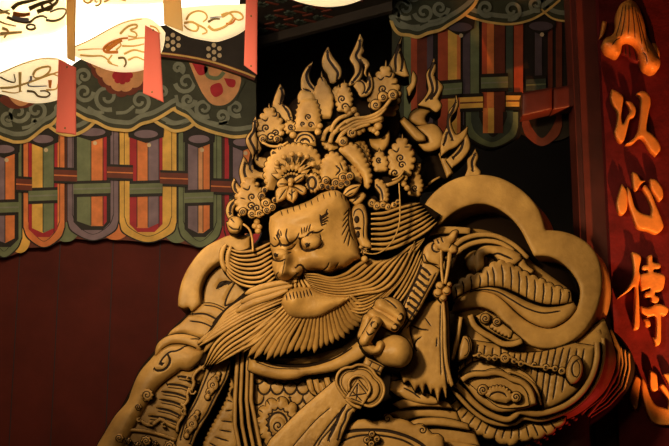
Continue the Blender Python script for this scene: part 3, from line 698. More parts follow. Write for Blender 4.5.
zf = carve(b, FACE, .42, .5, .11, 15, 2.1, bump=hb, po=.55, kh=1, lines=[
    ('279,229.5 277.5,234 279,240 282,245.5', 1.1), ('271,243.5 274,246.5 278,245 280,241', 1.3), ('287,229 286,236 289,242.5 293,242 297,238 299,233', 1.3), ('280,244.5 286,245.5 292,243.5', 2.0),
    ('299,238.5 305,238 309,233.5 313,231', 1.6), ('312,232.5 318,232.5 323,229.5', 1.4), ('300.5,239 300.5,245 303,249.5 308,251 315,249 320,245 321.5,244', 1.7), ('302,240 303,246 307,249 314,247.5 319,244 321,239 320,234', 1.0),
    ('272,257 275,260.5 281,261 285,259', 1.4), ('287,250 292,248.5 296,244', 1.0), ('286,253.5 291,252.5', 1.0), ('285,260.5 283.5,268 282,275', .7),
    ('296,268 298.5,265 302,265.5 304,269 303,273.5 300,276.5 295,277', 1.6), ('277,279 284,282 290,280.5 295,276 298,273', 1.8), ('278.5,272 276.5,275 278,279', 1.1), ('303,268 308,271 316,272', 1.5), ('322,271 327,267 329,262.5', 1.2), ('335,268 338.5,263', 1.1),
    ('274,237.5 276,240', 1.1), ('276,235 278,239', 1.1), ('278.5,232.5 280,237.5', 1.1), ('280.5,231 281.5,235.5', 1.1),
    ('301.5,228 302,234', 1.2), ('304.5,227.5 304,233', 1.2), ('307.5,226 306,232', 1.2), ('310.5,224.5 308.5,231', 1.2),
    ('327,209.5 326,214 320.5,217', 1.4), ('328,214 321,219', 1.4), ('328,217.5 321.5,221', 1.4), ('327.5,220.5 321.5,223', 1.4), ('326,223.5 322,225.5', 1.4), ('320,215 321.5,225', 1.5),
    ('349,208 348.5,220 350,232 353.5,240', 1.1), ('348.5,209.5 344,215', 1.1), ('348.5,213.5 343,221', 1.1), ('348.5,218 342.5,227', 1.1), ('349,222 342,235', 1.1), ('349.5,228 344,243', 1.1), ('350.5,232 348,246', 1.1),
    ] + [([(x, y), (x+1.2, y+4.5)], 1.1) for x, y in ((281, 211), (287, 209), (293, 207), (299, 205), (305, 203), (311, 200.5), (317, 197), (323, 194), (329, 192), (335, 191.5), (341, 194), (345, 197))])
HD = b.build('head', ST)
b = MB()
for (x, y, rx, ry, px, py, pr) in ((311, 241.5, 10, 7.5, 307.2, 244.6, 2.1), (281, 254, 7.5, 5.5, 275.6, 254.8, 2)):
    z0 = zf(x, y)
    b = MB(); zz = carve(b, arc(x, y, rx, 0, -350, ry), z0-.012, .06, .04, rx*.9, 2.2, kh=1, lines=[(spiral(px, py, pr*.7, 1, 0, 1, .0), pr*1.5)])
    b.ball(px, py, pr, zz(px, py)-.002, 'line', depth=.010); b.build('eye', HD)
b = MB()
carve(b, '351,211! 354,206 359,203.5 363.5,205 366.5,211 368,220 367.5,230 368,238 371,243 372,248! 366,249 361,247.5! 357,240 353.5,232 351,222', .40, .25, .05, 6, 1.9,
      lines=[('353.5,216 355,211 359,209 362.5,212 364,220 363.5,232 364,238', 1.1), ('352.5,218 352.5,228 356,238 359,243', .9), ])
for x, y, r, ry in ((356.8, 219.5, 2.8, 3.9), (357.8, 228.3, 3.6, 1.5), (358, 234.3, 2.1, 3.6)): b.ball(x, y, r, .428, 'line', ry=ry, depth=.012)
er = b.build('ear', HD)
b = MB(); carve(b, scal(arc(364.5, 251, 4.5, 0, -350), 4, 1.6)[:-1], .46, .1, .03, 3, 2, lines=[(spiral(364.5, 251, 3, 1.2), 1.1)]); b.ball(364.5, 259, 3.4, .46); b.ball(361, 247, 2, .48); b.build('earring', er)
b = MB(); strand(b, '399,183 400,205 399,225 393,240 384,250 374,254 363,252.5', 1.4, 1.4, .44, .50, .012, .012); b.build('hanging_cord', ST)
# ---- beard, moustache, hair
BT0 = .30
b = MB()
carve(b, '271,240 280,250 300,262 330,268 360,256 380,244 372,212 392,208 418,203 440,215! 430,232 420,250 410,275 398,292 380,312 362,326 345,345 325,352 300,358 270,358 245,352 220,362 206,367 200,360 214,340 202,344 214,322 226,309 240,297 250,285 230,278 222,266 224,248 240,250', BT0-.09, .28, .06, 14, 7, m='void')
b.build('beard_ground', ST)
def lock(b, ga, gb, n, w0, w1, t0, t1, hgt=.028, fill=.80):
    A, B = resample(line(ga), 24), resample(line(gb), 24)
    pit = np.hypot(*(B-A).T)/max(1, n-1)
    for i, pl in enumerate(between(ga, gb, n)):
        k = fill*random.uniform(.94, 1.06)
        pr = lambda u: max(1.3, min(7.5, float(np.interp(u, np.linspace(0, 1, 24), pit))*k))*min(1, .6+3*u, .3+6*(1-u))
        strand(b, pl, 1, 1, t0+random.uniform(-.006, .006), t1+random.uniform(-.008, .008), hgt, .10, prof=pr, sm='void', step=2.5)
b = MB()
lock(b, '270,243 255,250 240,252 230,249 223,247', '275,277 262,286 246,286 232,279 224,268', 9, 4.2, 3.4, .36, .30, .03, .74)
lock(b, '226,244 222,252 222,262 226,272', '231,246 228,255 228,264 232,274', 2, 4, 3, .32, .30)
b.build('side_whiskers', ST)
b = MB()
lock(b, '292,281 275,286 258,292 242,301 228,311 219,322', '284,301 265,309 246,318 228,328 212,338 199,346', 7, 5.4, 5, .44, .33)
lock(b, '297,281 280,283 262,287 245,294', '288,290 270,297 252,303 236,312', 3, 4, 3, .47, .38)
b.build('moustache', ST)
b = MB()
lock(b, '303,274 316,274.5 331,278 346,274 357,266 366,261 378,264', '309,287 325,294 345,296 365,293 382,290 396,278 412,250', 8, 4.8, 3.8, .47, .36, .034, .76)
b.build('moustache', ST)
b = MB()
lock(b, '284,304 262,314 238,326 216,343 204,366', '288,311 272,328 255,342 240,350 216,364', 6, 6, 6, .42, .33)
lock(b, '282,299 262,305 240,315 218,328 197,344', '283,302 262,310 240,321 216,337 204,352', 2, 4.6, 4, .40, .30)
# fan below the chin
st = resample(line('285,307 292,314 302,317 318,316 330,311 342,303 350,297'), 25)
en = resample(line('236,350 250,358 262,359 276,357 290,353 303,355 316,353 328,349 340,343 352,336 362,328 372,318 380,308'), 25)
for i in range(25):
    (x0, y0), (x1, y1) = st[i], en[i]
    u = i/24; k_ = random.uniform(.90, 1.05); x1, y1 = x0+(x1-x0)*k_, y0+(y1-y0)*k_; mx = x0*.55+x1*.45+(-6 if u < .3 else 4*(u-.4))*.6; my = y0*.45+y1*.55+(-3 if u < .35 else 3*abs(u-.4)*3)
    strand(b, [(x0, y0-2), (mx, my), (x1, y1)], 4.6, 8.4, .44, .34, .03, .12, sm='void', prof=lambda q: (2.7+4.6*q)/4.6*(1 if q < .88 else max(.12, (1-q)*8)))
lock(b, '348,298 365,296 382,288 396,274 408,255 415,241', '346,309 362,313 378,304 392,291 404,276 415,252', 6, 5, 4.4, .42, .34)
b.build('beard', ST)
b = MB()
lock(b, '371,214 385,213 400,208 420,203', '371,249 388,249 405,243 425,232 437,222', 8, 5, 4.2, .38, .26, .034, .72)
lock(b, '366,258 380,262 395,258 410,247 425,238', '372,262 385,268 400,266 412,255 424,240', 3, 4, 3.4, .38, .30)
lock(b, '392,300 402,286 412,268 420,250', '398,304 408,290 417,272 424,254', 3, 3.6, 3, .36, .34)
b.build('hair', ST)
b = MB()
zc = carve(b, '283,297 286,291.5 294,287.5 304,286 312,288 320,292 334,295.5 351,297.5! 342,305 330,312 318,317.5 302,318.5 290,316.5 284,310 281.5,303',   .45, .2, .065, 11, 2.2, kh=1, bump=lambda x, y: G(294, 300, 8, 8, .03)(x, y),
      lines=[([(x, y), (x+dx, y+6)], 1.5) for x, y, dx in ((286, 294, 1), (289.5, 293, 1.5), (293, 292.5, 1.5), (296.5, 292, 1.5), (300, 291.5, 1.5), (303.5, 291, 1.5), (306.5, 290, 2), (309.5, 289.5, 2.5))])
b.build('chin', HD)
b = MB()
lock(b, '290,283 287,287 285,290', '306,277 310,282 316,288', 7, 2.6, 2, .46, .46, .02)
b.build('upper_lip_hair', HD)
# ================================================================== CROWN
b = MB()
carve(b, '232,222! 236,200 246,176 252,150 262,128 284,112 300,96 330,92 352,98 372,98 392,100 400,120 396,150 404,170 408,190 392,206 372,212! 352,212! 346,196 334,191 318,196 296,206 272,215! 256,222!', .10, .3, .10, 26, 7, m='void')
CR = b.build('crown', ST)
def flame(out, lines, t, h=.025, thick=.10, r=5):
    b = MB(); carve(b, out, t+.07, thick+.07, h*.8, r*.7, 2.6, lines=lines, lw=2.1, ex=(.05, 1, 0), sm='void'); return b.build('flame', CR)
flame('280,84! 284.3,91 283.5,98 282,104! 287.5,107 291.5,113 293,122! 286,122 277,113 272,108! 274,99 277,91', ['281,88 282.5,95 280,104', '283,106 288,112 290,119'], .10)
flame('255.5,116.5! 257.3,124 255.5,132 257,140 257,149 252.5,160 254,169! 262,172.5 272,169! 278,173! 268,181 258,178 250,188! 243,190 240.8,180 239.5,170 243.5,156.5! 246.5,161 248,166! 252.5,157 249.5,150 246,142 247.5,135.5 252,130 253,122', ['255,121 254,131 250,139 254.5,149 255,157 250,166 252,172', '245,163 244.5,173 249,183'], .16)
flame('258,140! 262,148 258,156 266,158! 276,164! 274,169 262,168 256,164! 254,156', ['257,150 258,160'], .14)
flame('234,178! 231.5,185 234,192 239,196! 234,199 228.5,203 226,211 229,219 235,221! 233,211 237,205 243,212! 248,206! 246,192 239,186', ['235,182 235,189 241,195', '236,200 231,206 230,214'], .16)
flame('312.5,62! 306,68 302,76 301,84 302,92! 314,96! 319,98! 318.5,92 314,86 310,80.5 308.8,74 311,67', ['310,67 306.5,75 308.5,83 314,90', '304,89 310,91'], .14)
flame('328,47! 324,54 322,62 323.5,69 327,74 330,83! 333.5,84! 337.5,81 341,76 341,69 337.5,63 333,57.5 330,52', ['327.5,51 328.5,59 334,67 338,73 336.5,80'], .10)
flame('360,34! 363,40 362,46 364,51 361.5,56 367,60 369.5,65 366.5,71 366.5,77! 364,73 365,67 361,63! 362.5,70 361,78 355,84 347,87! 351,79.5 355,72.5 354,66 350,59 352.5,52 357,42', ['360,40 359.5,48 356,56 360.5,64 359.5,73 352,83', '361,60 363.5,66'], .12)
flame('369,72! 372,79 372.5,88 369,95 361,97 357,91! 353.5,86! 357,81.5 362,80! 366.5,83 368,80', [(arc(359, 88, 6, -120, 60, 7), 1.6), '369,77 370,86 366,93'], .13)
flame('402,36.5! 398,45 394.5,54 391,61 387.5,68! 394,74! 404,77! 409,76! 406.5,69 404.5,61 401.5,53 400.5,45', ['399.5,45 395.5,58 396,71', '400.5,52 402.5,60 401.5,71'], .02)
flame('413,71! 416.5,77 415.5,85 411.5,92 409,96! 406.5,88! 411,83 411.5,77', [], .0)
flame('434,58! 431,66 426.5,74 427.5,83 428.5,90 424.5,98 418,105! 430,108! 432.5,110! 437,112 441.5,106 438,99! 440.5,93.5 443,87 439.5,82 434.8,75.5 436,67', ['434,63 429.5,74 432,84 432.5,92 426,101', '435,74 437,83 436.5,91 431,99'], .02)
flame('456,95! 458.3,103 456.5,110 451,117 451.5,126 456,134.5 463,131 467.5,126.5! 466,136 457,146 449,150! 441,156! 440,140! 446.5,128 447.5,119 449.5,111 455,103', ['455.5,101 453,110 448,119 449,130 453,140', '454,127 457,131', '447,133 444,145'], -.02)
flame('475,149! 478.3,157 476,165 480.5,172 478,180! 464,178! 467.5,169 467.5,160 472,155', ['475,154 472,162 473,171'], -.02)
flame('465,128! 468,136 470,148 462,160 452,168! 446,160! 455,152 462,142', ['464,138 461,149 453,158'], -.03)
# leaf shaped cloud panels
def cleaf(x0, y0, x1, y1, w, t, curls=(), lobe=6.5, amp=3.0, h=.034, name='cloud_leaf', lines=()):
    """lobed leaf from its foot to its tip"""
    dx, dy = x1-x0, y1-y0; L = math.hypot(dx, dy); ux, uy = dx/L, dy/L; nx, ny = -uy, ux
    def W(s): return w/2*(.62+.38*math.sin(PI*min(1, s/.62)*.75)) if s < .45 else w/2*max(0, (1-((s-.45)/.52)**1.5))
    S = [i/20 for i in range(21)]
    lf = [(x0+ux*L*s*.93+nx*W(s), y0+uy*L*s*.93+ny*W(s)) for s in S if W(s) > .4 or s < .5]
    rt = [(x0+ux*L*s*.93-nx*W(s), y0+uy*L*s*.93-ny*W(s)) for s in S if W(s) > .4 or s < .5]
    A = scal(lf, lobe, -amp); B = scal(rt[::-1], lobe, -amp)
    sgn = 1
    ar = lambda q: sum(q[i][0]*q[(i+1) % len(q)][1]-q[(i+1) % len(q)][0]*q[i][1] for i in range(len(q)))
    A2 = scal(lf, lobe, amp); B2 = scal(rt[::-1], lobe, amp)
    o1, o2 = A+[(x1, y1)]+B, A2+[(x1, y1)]+B2
    o_ = o1 if abs(ar(o1)) > abs(ar(o2)) else o2
    ln_ = [(spiral(x, y, r*1.2, 1.35, a, d), 1.6) for x, y, r, a, d in curls]+list(lines)
    b = MB(); z = carve(b, o_, t, .14, h, 4.2, 2.4, lines=ln_, sm='void'); o = b.build(name, CR); return z
cleaf(271, 143, 269, 103.5, 24, .20, ((266, 128, 3.4, 2, 1), (271, 137, 4, 0, -1), (276, 133, 3, 3, 1)), lines=['262,119 266,121 268,118', '273,116 276,116 277,112', '258,131 262,131'])
cleaf(250, 218, 250, 172, 26, .24, ((252, 197, 3.2, 2, 1), (251, 206, 3.4, 0, -1), (257, 208, 3.2, 2, 1), (246, 212, 3, 1, -1)), lines=['243,188 248,190 250,186', '255,186 258,186', '241,198 245,199'])
cleaf(324, 119, 321.5, 71, 20, .21, (), lobe=9, amp=1, lines=['321,77 323,81'])
cleaf(344, 112, 344.5, 79, 15, .20, ((342, 99, 3.4, 2, 1), (345, 107, 3.4, 0, -1)), lobe=5.5, amp=1.8)
cleaf(383, 116, 386, 60, 29, .16, ((383, 89, 3.6, 2, 1), (384, 98, 3.8, 0, -1), (376, 104, 4, 1, 1), (389, 96, 3, 2, 1)), lobe=7, amp=2.8, lines=['378,78 381,80 384,77', '386,76 390,77 392,73', '392,84 396,84'])
cleaf(400, 176, 402.5, 133.5, 24, .22, ((400.5, 158, 3.4, 2, 1), (402, 165, 3.2, 0, -1), (395, 173, 3.6, 1, 1)), lines=['393,150 397,152 399,148', '405,147 409,147'])
cleaf(364, 172, 356, 138, 16, .24, (), lobe=5, amp=1.6)
cleaf(381, 172, 379, 148, 14, .24, ((379, 160, 2.6, 1, 1),), lobe=5, amp=1.6)
cleaf(293, 132, 287, 120, 12, .20, ((291, 127, 2.6, 1, 1),), lobe=5, amp=1.6)
cleaf(334, 100, 339, 84, 9, .18, (), lobe=5, amp=1.2)
cleaf(414, 196, 418, 170, 13, .16, ((415, 188, 2.8, 1, 1),), lobe=5, amp=1.6)
cleaf(352, 160, 349, 145, 10, .24, (), lobe=4.5, amp=1.4)
# broad panel left of centre with a half-round medallion
b = MB()
o_ = scal(line('322,131 322,120 321,110 318,101 313,97'), 5.4, -1.8)+scal(line('300,100 296,108 294.5,119 294,131'), 5.4, -1.8)
carve(b, [tuple(p) for p in scal(line('294,131 294.5,119 296,108 300,100'), 5.4, -1.6)]+[(306, 98)]+[tuple(p) for p in scal(line('313,97 318,101 321,110 322,120 322,131'), 5.4, -1.6)], .24, .14, .05, 9, 2.4,
      lines=[(spiral(308.5, 117, 3.4, 1.3, 2), 1.6), (spiral(311, 125, 3.2, 1.3, 0, -1), 1.6), (spiral(303, 124, 2.6, 1.2, 2), 1.5)])
carve(b, '298,103! 298,95 302,90 308,91.5 313,93! 316,99 313,105!', .22, .12, .04, 6, 3)
carve(b, arc(305, 142, 11, 180, 360, 10)+[(316, 146), (294, 146)], .30, .16, .04, 5, 2.2, lines=[(arc(305, 142, 8.2, 185, 355, 7.5), 1.8), (arc(305, 143, 4.8, 185, 355, 4.5), 1.6), ('303,141 305,139 308,141', 1.2)])
b.ball(293, 135, 3.6, .32); b.ball(318, 132, 3.4, .32); b.ball(320, 126, 3, .28)
b.build('arched_panel', CR)
# flowing cloud ribbons right of centre
b = MB()
for s, w0, w1, t in (('391,99 384,108 376,114 366,117.5 354,118.5 346,123', 4.2, 4.2, .30), ('386,108 378,116 367,120 355,122 348,126 340,130', 3.6, 3.6, .30), ('382,118 372,121.5 362,123 352,127 343,133 337,143', 5, 5, .30),
                     ('349,115 340,118 334,124 331,132', 4.6, 4.6, .28), ('356,118 347,121 340,126 337,130', 4, 4, .29), ('350,126 341,128 333,134 330,143', 5.4, 5.4, .28), ('338,127 330,128 325,133 323,141', 5.4, 5, .26), ('370,124 360,127 352,131', 4, 3.4, .31)):
    strand(b, s, w0, w1, t, t, .03, .14)
for x, y, r, a, d in ((376, 105, 4.2, 1, 1), (352, 132.5, 4.2, 2, 1), (343, 141.5, 4, 0, 1), (383, 97, 4, 2, -1), (393, 95, 4, 1, 1)):
    carve(b, arc(x, y, r+1.2, 0, -350), .31, .12, .04, 4, 2.2, lines=[(spiral(x, y, r*.75, 1.4, a, d), 1.3)])
for x, y, r in ((380, 119, 4), (378, 126, 4.4), (374, 130, 3.4), (377, 133, 2.8), (371, 129, 3), (354, 110, 3.2), (357, 115, 2.6), (347, 110, 3.4), (359, 132, 3.4), (350, 113, 3), (363, 130, 2.6)): b.ball(x, y, r, .30)
b.build('cloud_ribbon', CR)
b = MB()
carve(b, '369,139! 377,139 383,137 389,130! 390,138 388,146 382,152 376,150 371,146', .20, .2, .05, 7, 3); b.build('crescent', CR)
# great fan of petals with stamens over the brow
b = MB()
fan = [tuple(p) for p in scal(line('270,186 264,176 264,164 270,154 279,147 290,144 302,144 313,148 320,156 321,166 318,174'), 6, -1.6)]
if True:
    fan = [tuple(p) for p in scal(line('268,190 265,176 266,165 272,155 280,148 291,144.5 303,145 313,149 319,157 321,166 318,176'), 6, 1.8)]
carve(b, fan+[(308, 178), (300, 172), (288, 170), (278, 178), (274, 190)], .34, .2, .05, 12, 3)
for i in range(9):
    a = math.radians(200+i*18); x, y = 292+14*math.cos(a), 181+14*math.sin(a)
    x2, y2 = 292+22*math.cos(a), 181+21*math.sin(a)
    carve(b, [(x-3*math.sin(a), y+3*math.cos(a)), (x2, y2), (x+3*math.sin(a), y-3*math.cos(a)), (x-4*math.cos(a), y-4*math.sin(a))][::-1], .40, .05, .02, 2, 2.2)
for x, y in ((284, 157), (292, 154), (300, 154.5), (307, 156.5), (313, 164), (277, 163)):
    b.ball(x, y, 2.9, .43); strand(b, [(x, y), (292+(x-292)*.5, 176+(y-176)*.5)], 1.6, 1.4, .41, .40, .01, .04)
carve(b, arc(292, 185, 14.5, 150, 390, 14.5), .378, .03, .01, 5, 3, m='void')
for a in range(170, 375, 16): b.ball(292+10.5*math.cos(math.radians(a)), 184+10.5*math.sin(math.radians(a)), 1.5, .39, n=5)
b.build('petal_fan', CR)
b = MB()
for o_, ln_ in (('289,183! 283,178 277,183 278,187! 283,188', ['279,184 287,184']), ('289,186! 282,186 276,191 276.5,203! 284,200 288,194', ['286,189 279,199']), ('291,185! 286,192 287,199 293,203! 297.5,197 297,190', ['292,189 292,200', '292,193 295,191', '292,196 289,193']),
                ('293,185! 298,192 303,195 306.5,193! 306,188 300,185', ['295,187 303,192']), ('293,183! 297,183 303,180 305,174! 299,175 294,179', ['295,182 302,177'])):
    carve(b, o_, .46, .10, .035, 4, 2.2, lines=[(l, 1.1) for l in ln_])
b.ball(291, 181, 3.2, .48); b.ball(290.5, 184.5, 2.4, .49)
b.build('leaf_flower', CR)
b = MB()
carve(b, [tuple(p) for p in scal(arc(313, 183, 7, -230, 120, 9), 4, 1.4)], .40, .12, .03, 3, 2.2, lines=[(arc(312, 183, 4, -250, 90, 6), 2.6)])
for x, y, r, a, d in ((326, 181, 4, 0, 1), (322, 186, 3.6, 2, -1), (328, 187, 3, 1, 1), (336, 183, 4.4, 2, 1), (343, 177.5, 4.2, 1, -1), (350, 176.5, 4.2, 2, 1), (341, 185, 4, 0, -1), (347, 183, 3.6, 3, 1), (333, 188, 3, 1, 1)):
    carve(b, arc(x, y, r, 0, -350), .42, .14, .035, r*.9, 2, lines=[(spiral(x, y, r*.7, 1.5, a, d), 1.2)])
carve(b, '343,194! 346,188.5 352,185 361,184.5! 358,191 353,196 347,196.5', .45, .12, .04, 5, 2.2, lines=[('345,194 350,190 358,186.5', 1.2), ('348,195.5 353,193', 1)])
carve(b, '349,200! 352,195 358,193 363,192! 366,196 362,202 356,206!', .40, .12, .03, 4, 2.6, lines=['353,202 360,196'])
b.build('curl_cluster', CR)
# big lobed leaves on the right of the fan
b = MB()
carve(b, [tuple(p) for p in scal(line('320,186 320,176 321,166 325,158 331,153 337,154 343,160 346,167 346,176 341,180'), 5.6, 1.7)]+[(332, 184)], .36, .2, .05, 9, 3, lines=[('336,166 340,170 336,175', 1.5), ('340,163 343,170', 1.2)])
b.build('lobed_leaf', CR)
b = MB()
carve(b, [tuple(p) for p in scal(line('339,151 345,146 352,144 359,149 364,157 368,166 371,176 370,184 367,189'), 5.6, 1.8)]+[(364, 186), (363, 178), (357, 170), (351, 163), (345, 157)], .30, .2, .05, 7, 3)
carve(b, [tuple(p) for p in scal(line('346,166 353,167 359,173 361,181 358,184'), 5, 1.4)]+[(352, 180), (348, 174)], .30, .12, .03, 4, 3)
b.build('lobed_leaf', CR)
b = MB()
carve(b, [tuple(p) for p in scal(line('357,141 363,142 367,148 370,156 372,162'), 5, 1.4)]+[(367, 163), (362, 155), (357, 148)], .22, .14, .03, 4, 3)
b.build('lobed_leaf', CR); b = MB(); carve(b, [tuple(p) for p in scal(line('322,142 326,148 332,151'), 5, -1.4)]+[(338, 148), (336, 142), (329, 140)], .24, .14, .03, 4, 3); b.build('lobed_leaf', CR)
# left side clusters, right side scrolls
b = MB()
for x, y, r, a, d in ((266, 203, 5, 0, 1), (272, 207, 4, 2, -1), (267, 210, 4, 1, 1), (262, 196, 3.6, 2, 1), (275, 200, 3, 0, 1), (243, 212, 4, 2, 1), (259, 214, 4, 1, -1), (252, 214, 4.4, 0, 1), (265, 190, 3.4, 1, 1), (268, 181, 3, 2, -1)):
    carve(b, arc(x, y, r, 0, -350), .34, .18, .035, r*.9, 2.1, lines=[(spiral(x, y, r*.7, 1.5, a, d), 1.2)])
for s in ('264,214 256,216 248,213',): strand(b, s, 3, 2.4, .34, .34, .02, .16)
b.build('curl_cluster', CR)
b = MB()
for x, y, r, a, d in ((263, 139, 4, 0, 1), (277, 139, 3.6, 2, -1), (281, 148, 4.4, 1, 1), (274, 153, 3.6, 0, 1)):
    carve(b, arc(x, y, r, 0, -350), .34, .18, .035, r*.9, 2.1, lines=[(spiral(x, y, r*.7, 1.5, a, d), 1.2)])
for s in ('262,142 270,146 280,146 288,142', '282,150 276,152 272,150'): strand(b, s, 3, 2.4, .34, .34, .02, .16)
b.build('curl_cluster', CR)
b = MB()
zz = carve(b, '228,222! 230,218 235,216.5 240,218 243,223 241.5,230 236,234 230,232.5 227.5,227! 226.5,222', .30, .2, .07, 7, 2.6, lines=['229,226 233,229 238,229', '231,219 234,222', '240,226 239,230'])
b.build('bud', CR)
b = MB()
strand(b, '243,224 249,229 252,238 253,252', 2.4, 2.2, .34, .40, .02, .06); strand(b, '258,216 257,222', 4, 3, .3, .3, .02, .1)
for x, y in ((257, 222), (259, 227), (255, 226), (258, 231)): b.ball(x, y, 3.2, .32)
b.build('pendant', CR)
b = MB()
carve(b, [tuple(p) for p in scal(line('375,180 381,181 386,187 388,195 387,202'), 4.6, 1.4)]+[(380, 203), (380, 194), (375, 187)], .32, .16, .03, 4, 2.4, lines=[('376,185 381,190 383,200', 1.6)])
for x, y, r in ((372, 203, 4.2), (377, 206, 4.2), (383, 205, 3.6), (388, 207, 3.4), (394, 205, 3), (398, 202, 2.6)): carve(b, arc(x, y, r, 0, -350), .34, .16, .03, r*.9, 2, lines=[(spiral(x, y, r*.6, 1.1, x), 1.1)])
strand(b, '403,175 397,181 391,184 386,185', 4.4, 4, .28, .30, .02, .12); strand(b, '404,170 399,177 392,180', 2.6, 2, .29, .30, .02, .12)
for x, y in ((405, 178), (404, 184), (407, 188), (402, 181)): b.ball(x, y, 3, .26)
b.build('side_scroll', CR)
b = MB()
carve(b, '407,164! 411,162! 421,163.5! 420.5,170 416,178 411,181! 407,174', .16, .12, .03, 4, 3, lines=['417,164 419,168']); b.build('cloud_leaf', CR)
# loops of the head scarf on the right
b = MB()
carve(b, '408.5,119! 411.5,112 418,108.5 426,108.5 431,111.5! 427,115 425.5,120 428.5,125! 420,126 413,123', .02, .2, .05, 7, 3)
carve(b, '415,127! 424,125 433,124 440,129 443.5,138 440.5,147 432,151.5 424,150.5 418,144! 428,141!', .04, .2, .05, 8, 3, lines=[('416,128 424,136 427,139', 2)])
carve(b, '399,121! 404,117! 414,126 425,136! 426,141! 417,141 408,132', .10, .2, .05, 5, 3)
b.build('scarf_knot', ST)
b = MB()
carve(b, '438,153! 445,150! 453,173! 447,178!', -.02, .16, .03, 4, 3); carve(b, '424,160! 436,150! 452,176! 440,184! 425,186! 404,206! 400,200!', -.06, .16, .05, 10, 5, m='void')
for s in ('428,185 434,180 440,177', '418,192 423,189 428,186', '408,198 414,194 419,192'): strand(b, s, 2.6, 2.2, .02, .02, .02, .1)
b.build('scarf_tail', ST)
# ================================================================== RIGHT SIDE OF THE STATUE
b = MB()
carve(b, '418,233! 421,213 430,197 445,184 463,176.5 485,175 505,180 525,193 539,210 545.5,230! 562,231.5 578,237 592,248 600,264 602,285 598,306 588,326 574,340 557,347.5 542,348.5 526,344.5! 517,336 507,326 497,315 485,308 470,307.5 460,309.5 451,313! 455,302 464,294.5 472,291.5 481,291 494,294 505,302 516,313 530,323 547,328.5 560,325.5 571,317 578,305 580,291 576,279 565,265.5 550,257 534,256! 527.5,243 520,229 509,216.5 494,207 478,204 460,209 446,219 433,233!', .16, .32, .03, 5, 5.5, ex=(.36, 1, .02), sm='wood')
b.build('scarf', ST)
# folds of the sleeve and the pleated mane under the scarf
b = MB()
carve(b, '418,234! 430,230 446,228 462,230 478,229 494,233 510,241 524,253 534,264! 570,290! 570,305! 520,310! 470,300! 440,300! 424,280!', .02, .35, .10, 20, 5)
for s, w, t in (('420,236 436,231 452,230 470,231', 9, .16), ('446,262 452,250 462,240 478,235 496,236 514,245 528,258', 6, .15), ('450,268 456,254 468,245 484,241 500,243 514,251', 6, .17), ('448,272 447,262 453,250', 5, .14)): strand(b, s, w, w*.8, t, t-.03, .03, .12)
carve(b, '474,262! 476,252 484,246 496,246 508,248 520,254! 522,260 516,265 508,268! 500,262 492,254 484,256! 484,268 476,272!', .17, .14, .05, 7, 3, lines=[('491,255.5 498,253.5 505,256 512,259', 1.6), ('507,268 514,266 521,260', 1.5)])
carve(b, '518,262! 523,259 527,265 534,271 530,275! 520,272', .16, .14, .03, 4, 3)
b.ball(504, 260, 3.6, .17, 'wood'); b.ball(476, 262, 12, .10, depth=.08)
b.build('sleeve', ST)
b = MB()
top = [tuple(p) for p in scal(line('452,290 460,282 470,276 480,275! 490,266 498,262 506,263 516,268 528,275 540,280 552,286 564,290 571,294'), 9, 2.4)]
bot = line('572,302 560,304 546,304 532,300 518,293 506,288 494,286 482,287 470,290 460,295 453,300')
rib = []
for u in np.linspace(.04, .97, 15):
    i = int(u*(len(top)-1)); a = resample(top, 60)[int(u*59)]; c = resample(bot[::-1], 60)[int(u*59)]
    rib.append(([(c[0], c[1]), (c[0]*.5+a[0]*.5+1.5, c[1]*.5+a[1]*.5), (c[0]*.2+a[0]*.8+1, c[1]*.2+a[1]*.8)], 1.7))
carve(b, top+bot, .20, .16, .04, 9, 3, lines=rib); b.build('pleated_mane', ST)
b = MB()
carve(b, '452,301! 462,293 474,288.5 487,286.5 500,289 514,295 528,302 544,307 560,306 573,301! 577,308! 570,317 560,324 548,328 532,323 518,313 506,302 494,294 480,291 468,293 456,303!', .17, .16, .05, 9, 4, lines=[('470,292 484,289.5 498,292 512,300 526,308 543,313 560,311', 1.3)])
b.build('scarf_fold', ST)
# great shoulder plate
AR = .06
b = MB()
carve(b, '446,312! 480,305! 520,330! 560,350! 604,318! 612,340 616,362 608,386 592,404 570,418 540,424 508,420 482,414 464,402 452,384! 446,350!', AR, .45, .20, 60, 7, m='wood')
b.build('shoulder_plate', ST)
sh = lambda x, y: AR+.20*np.sqrt(np.maximum(0, 1-((x-530)/95)**2*.9))-.02
b = MB()
zp = carve(b, '463,352! 470,340! 500,345 520,352 545,351 575,343! 595,346! 591,372 578,390 560,403 541,411! 540,390 528,374 510,364 490,358 470,362! 458,372!', .20, .1, .05, 12, 3,
   lines=[([(x, y0), (x+dx*.6, (y0+y1)/2), (x+dx, y1)], 1.9) for x, y0, y1, dx in ((478, 345, 353, -1), (485, 346, 355, -1), (493, 348, 356, -1), (501, 348, 357, 0), (508, 352, 360, 0), (515, 353, 362, -1), (521, 353, 362, -1), (528, 351, 370, -3), (535, 351, 374, -4), (542, 351, 384, -6), (549, 350, 400, -8), (556, 349, 403, -10), (563, 348, 399, -10), (570, 348, 392, -8), (577, 349, 386, -5), (584, 349, 378, -4), (473, 356, 361, -1), (466, 357, 366, -1), (481, 358, 360, 0))])
b.build('ribbed_plate', ST)
b = MB()
for s, w in (('470,315 474,325 482,332 491,337 497,341 504,344 513,344 522,341', 6.5), ('461,317 459,330 456,345 452,360', 4.4)): strand(b, s, w, w, .30, .28, .03, .14)
carve(b, '476,316! 486,311! 498,318 510,330 522,339! 512,341 502,337 494,333 486,328 479,322', .24, .12, .03, 6, 3)
for x, y, r in ((485.5, 318.5, 5), (497, 322, 4)): carve(b, arc(x, y, r, 0, -350), .29, .08, .03, 4, 2.2, lines=[(spiral(x, y, r*.7, 1.3, 1), 1.3)])
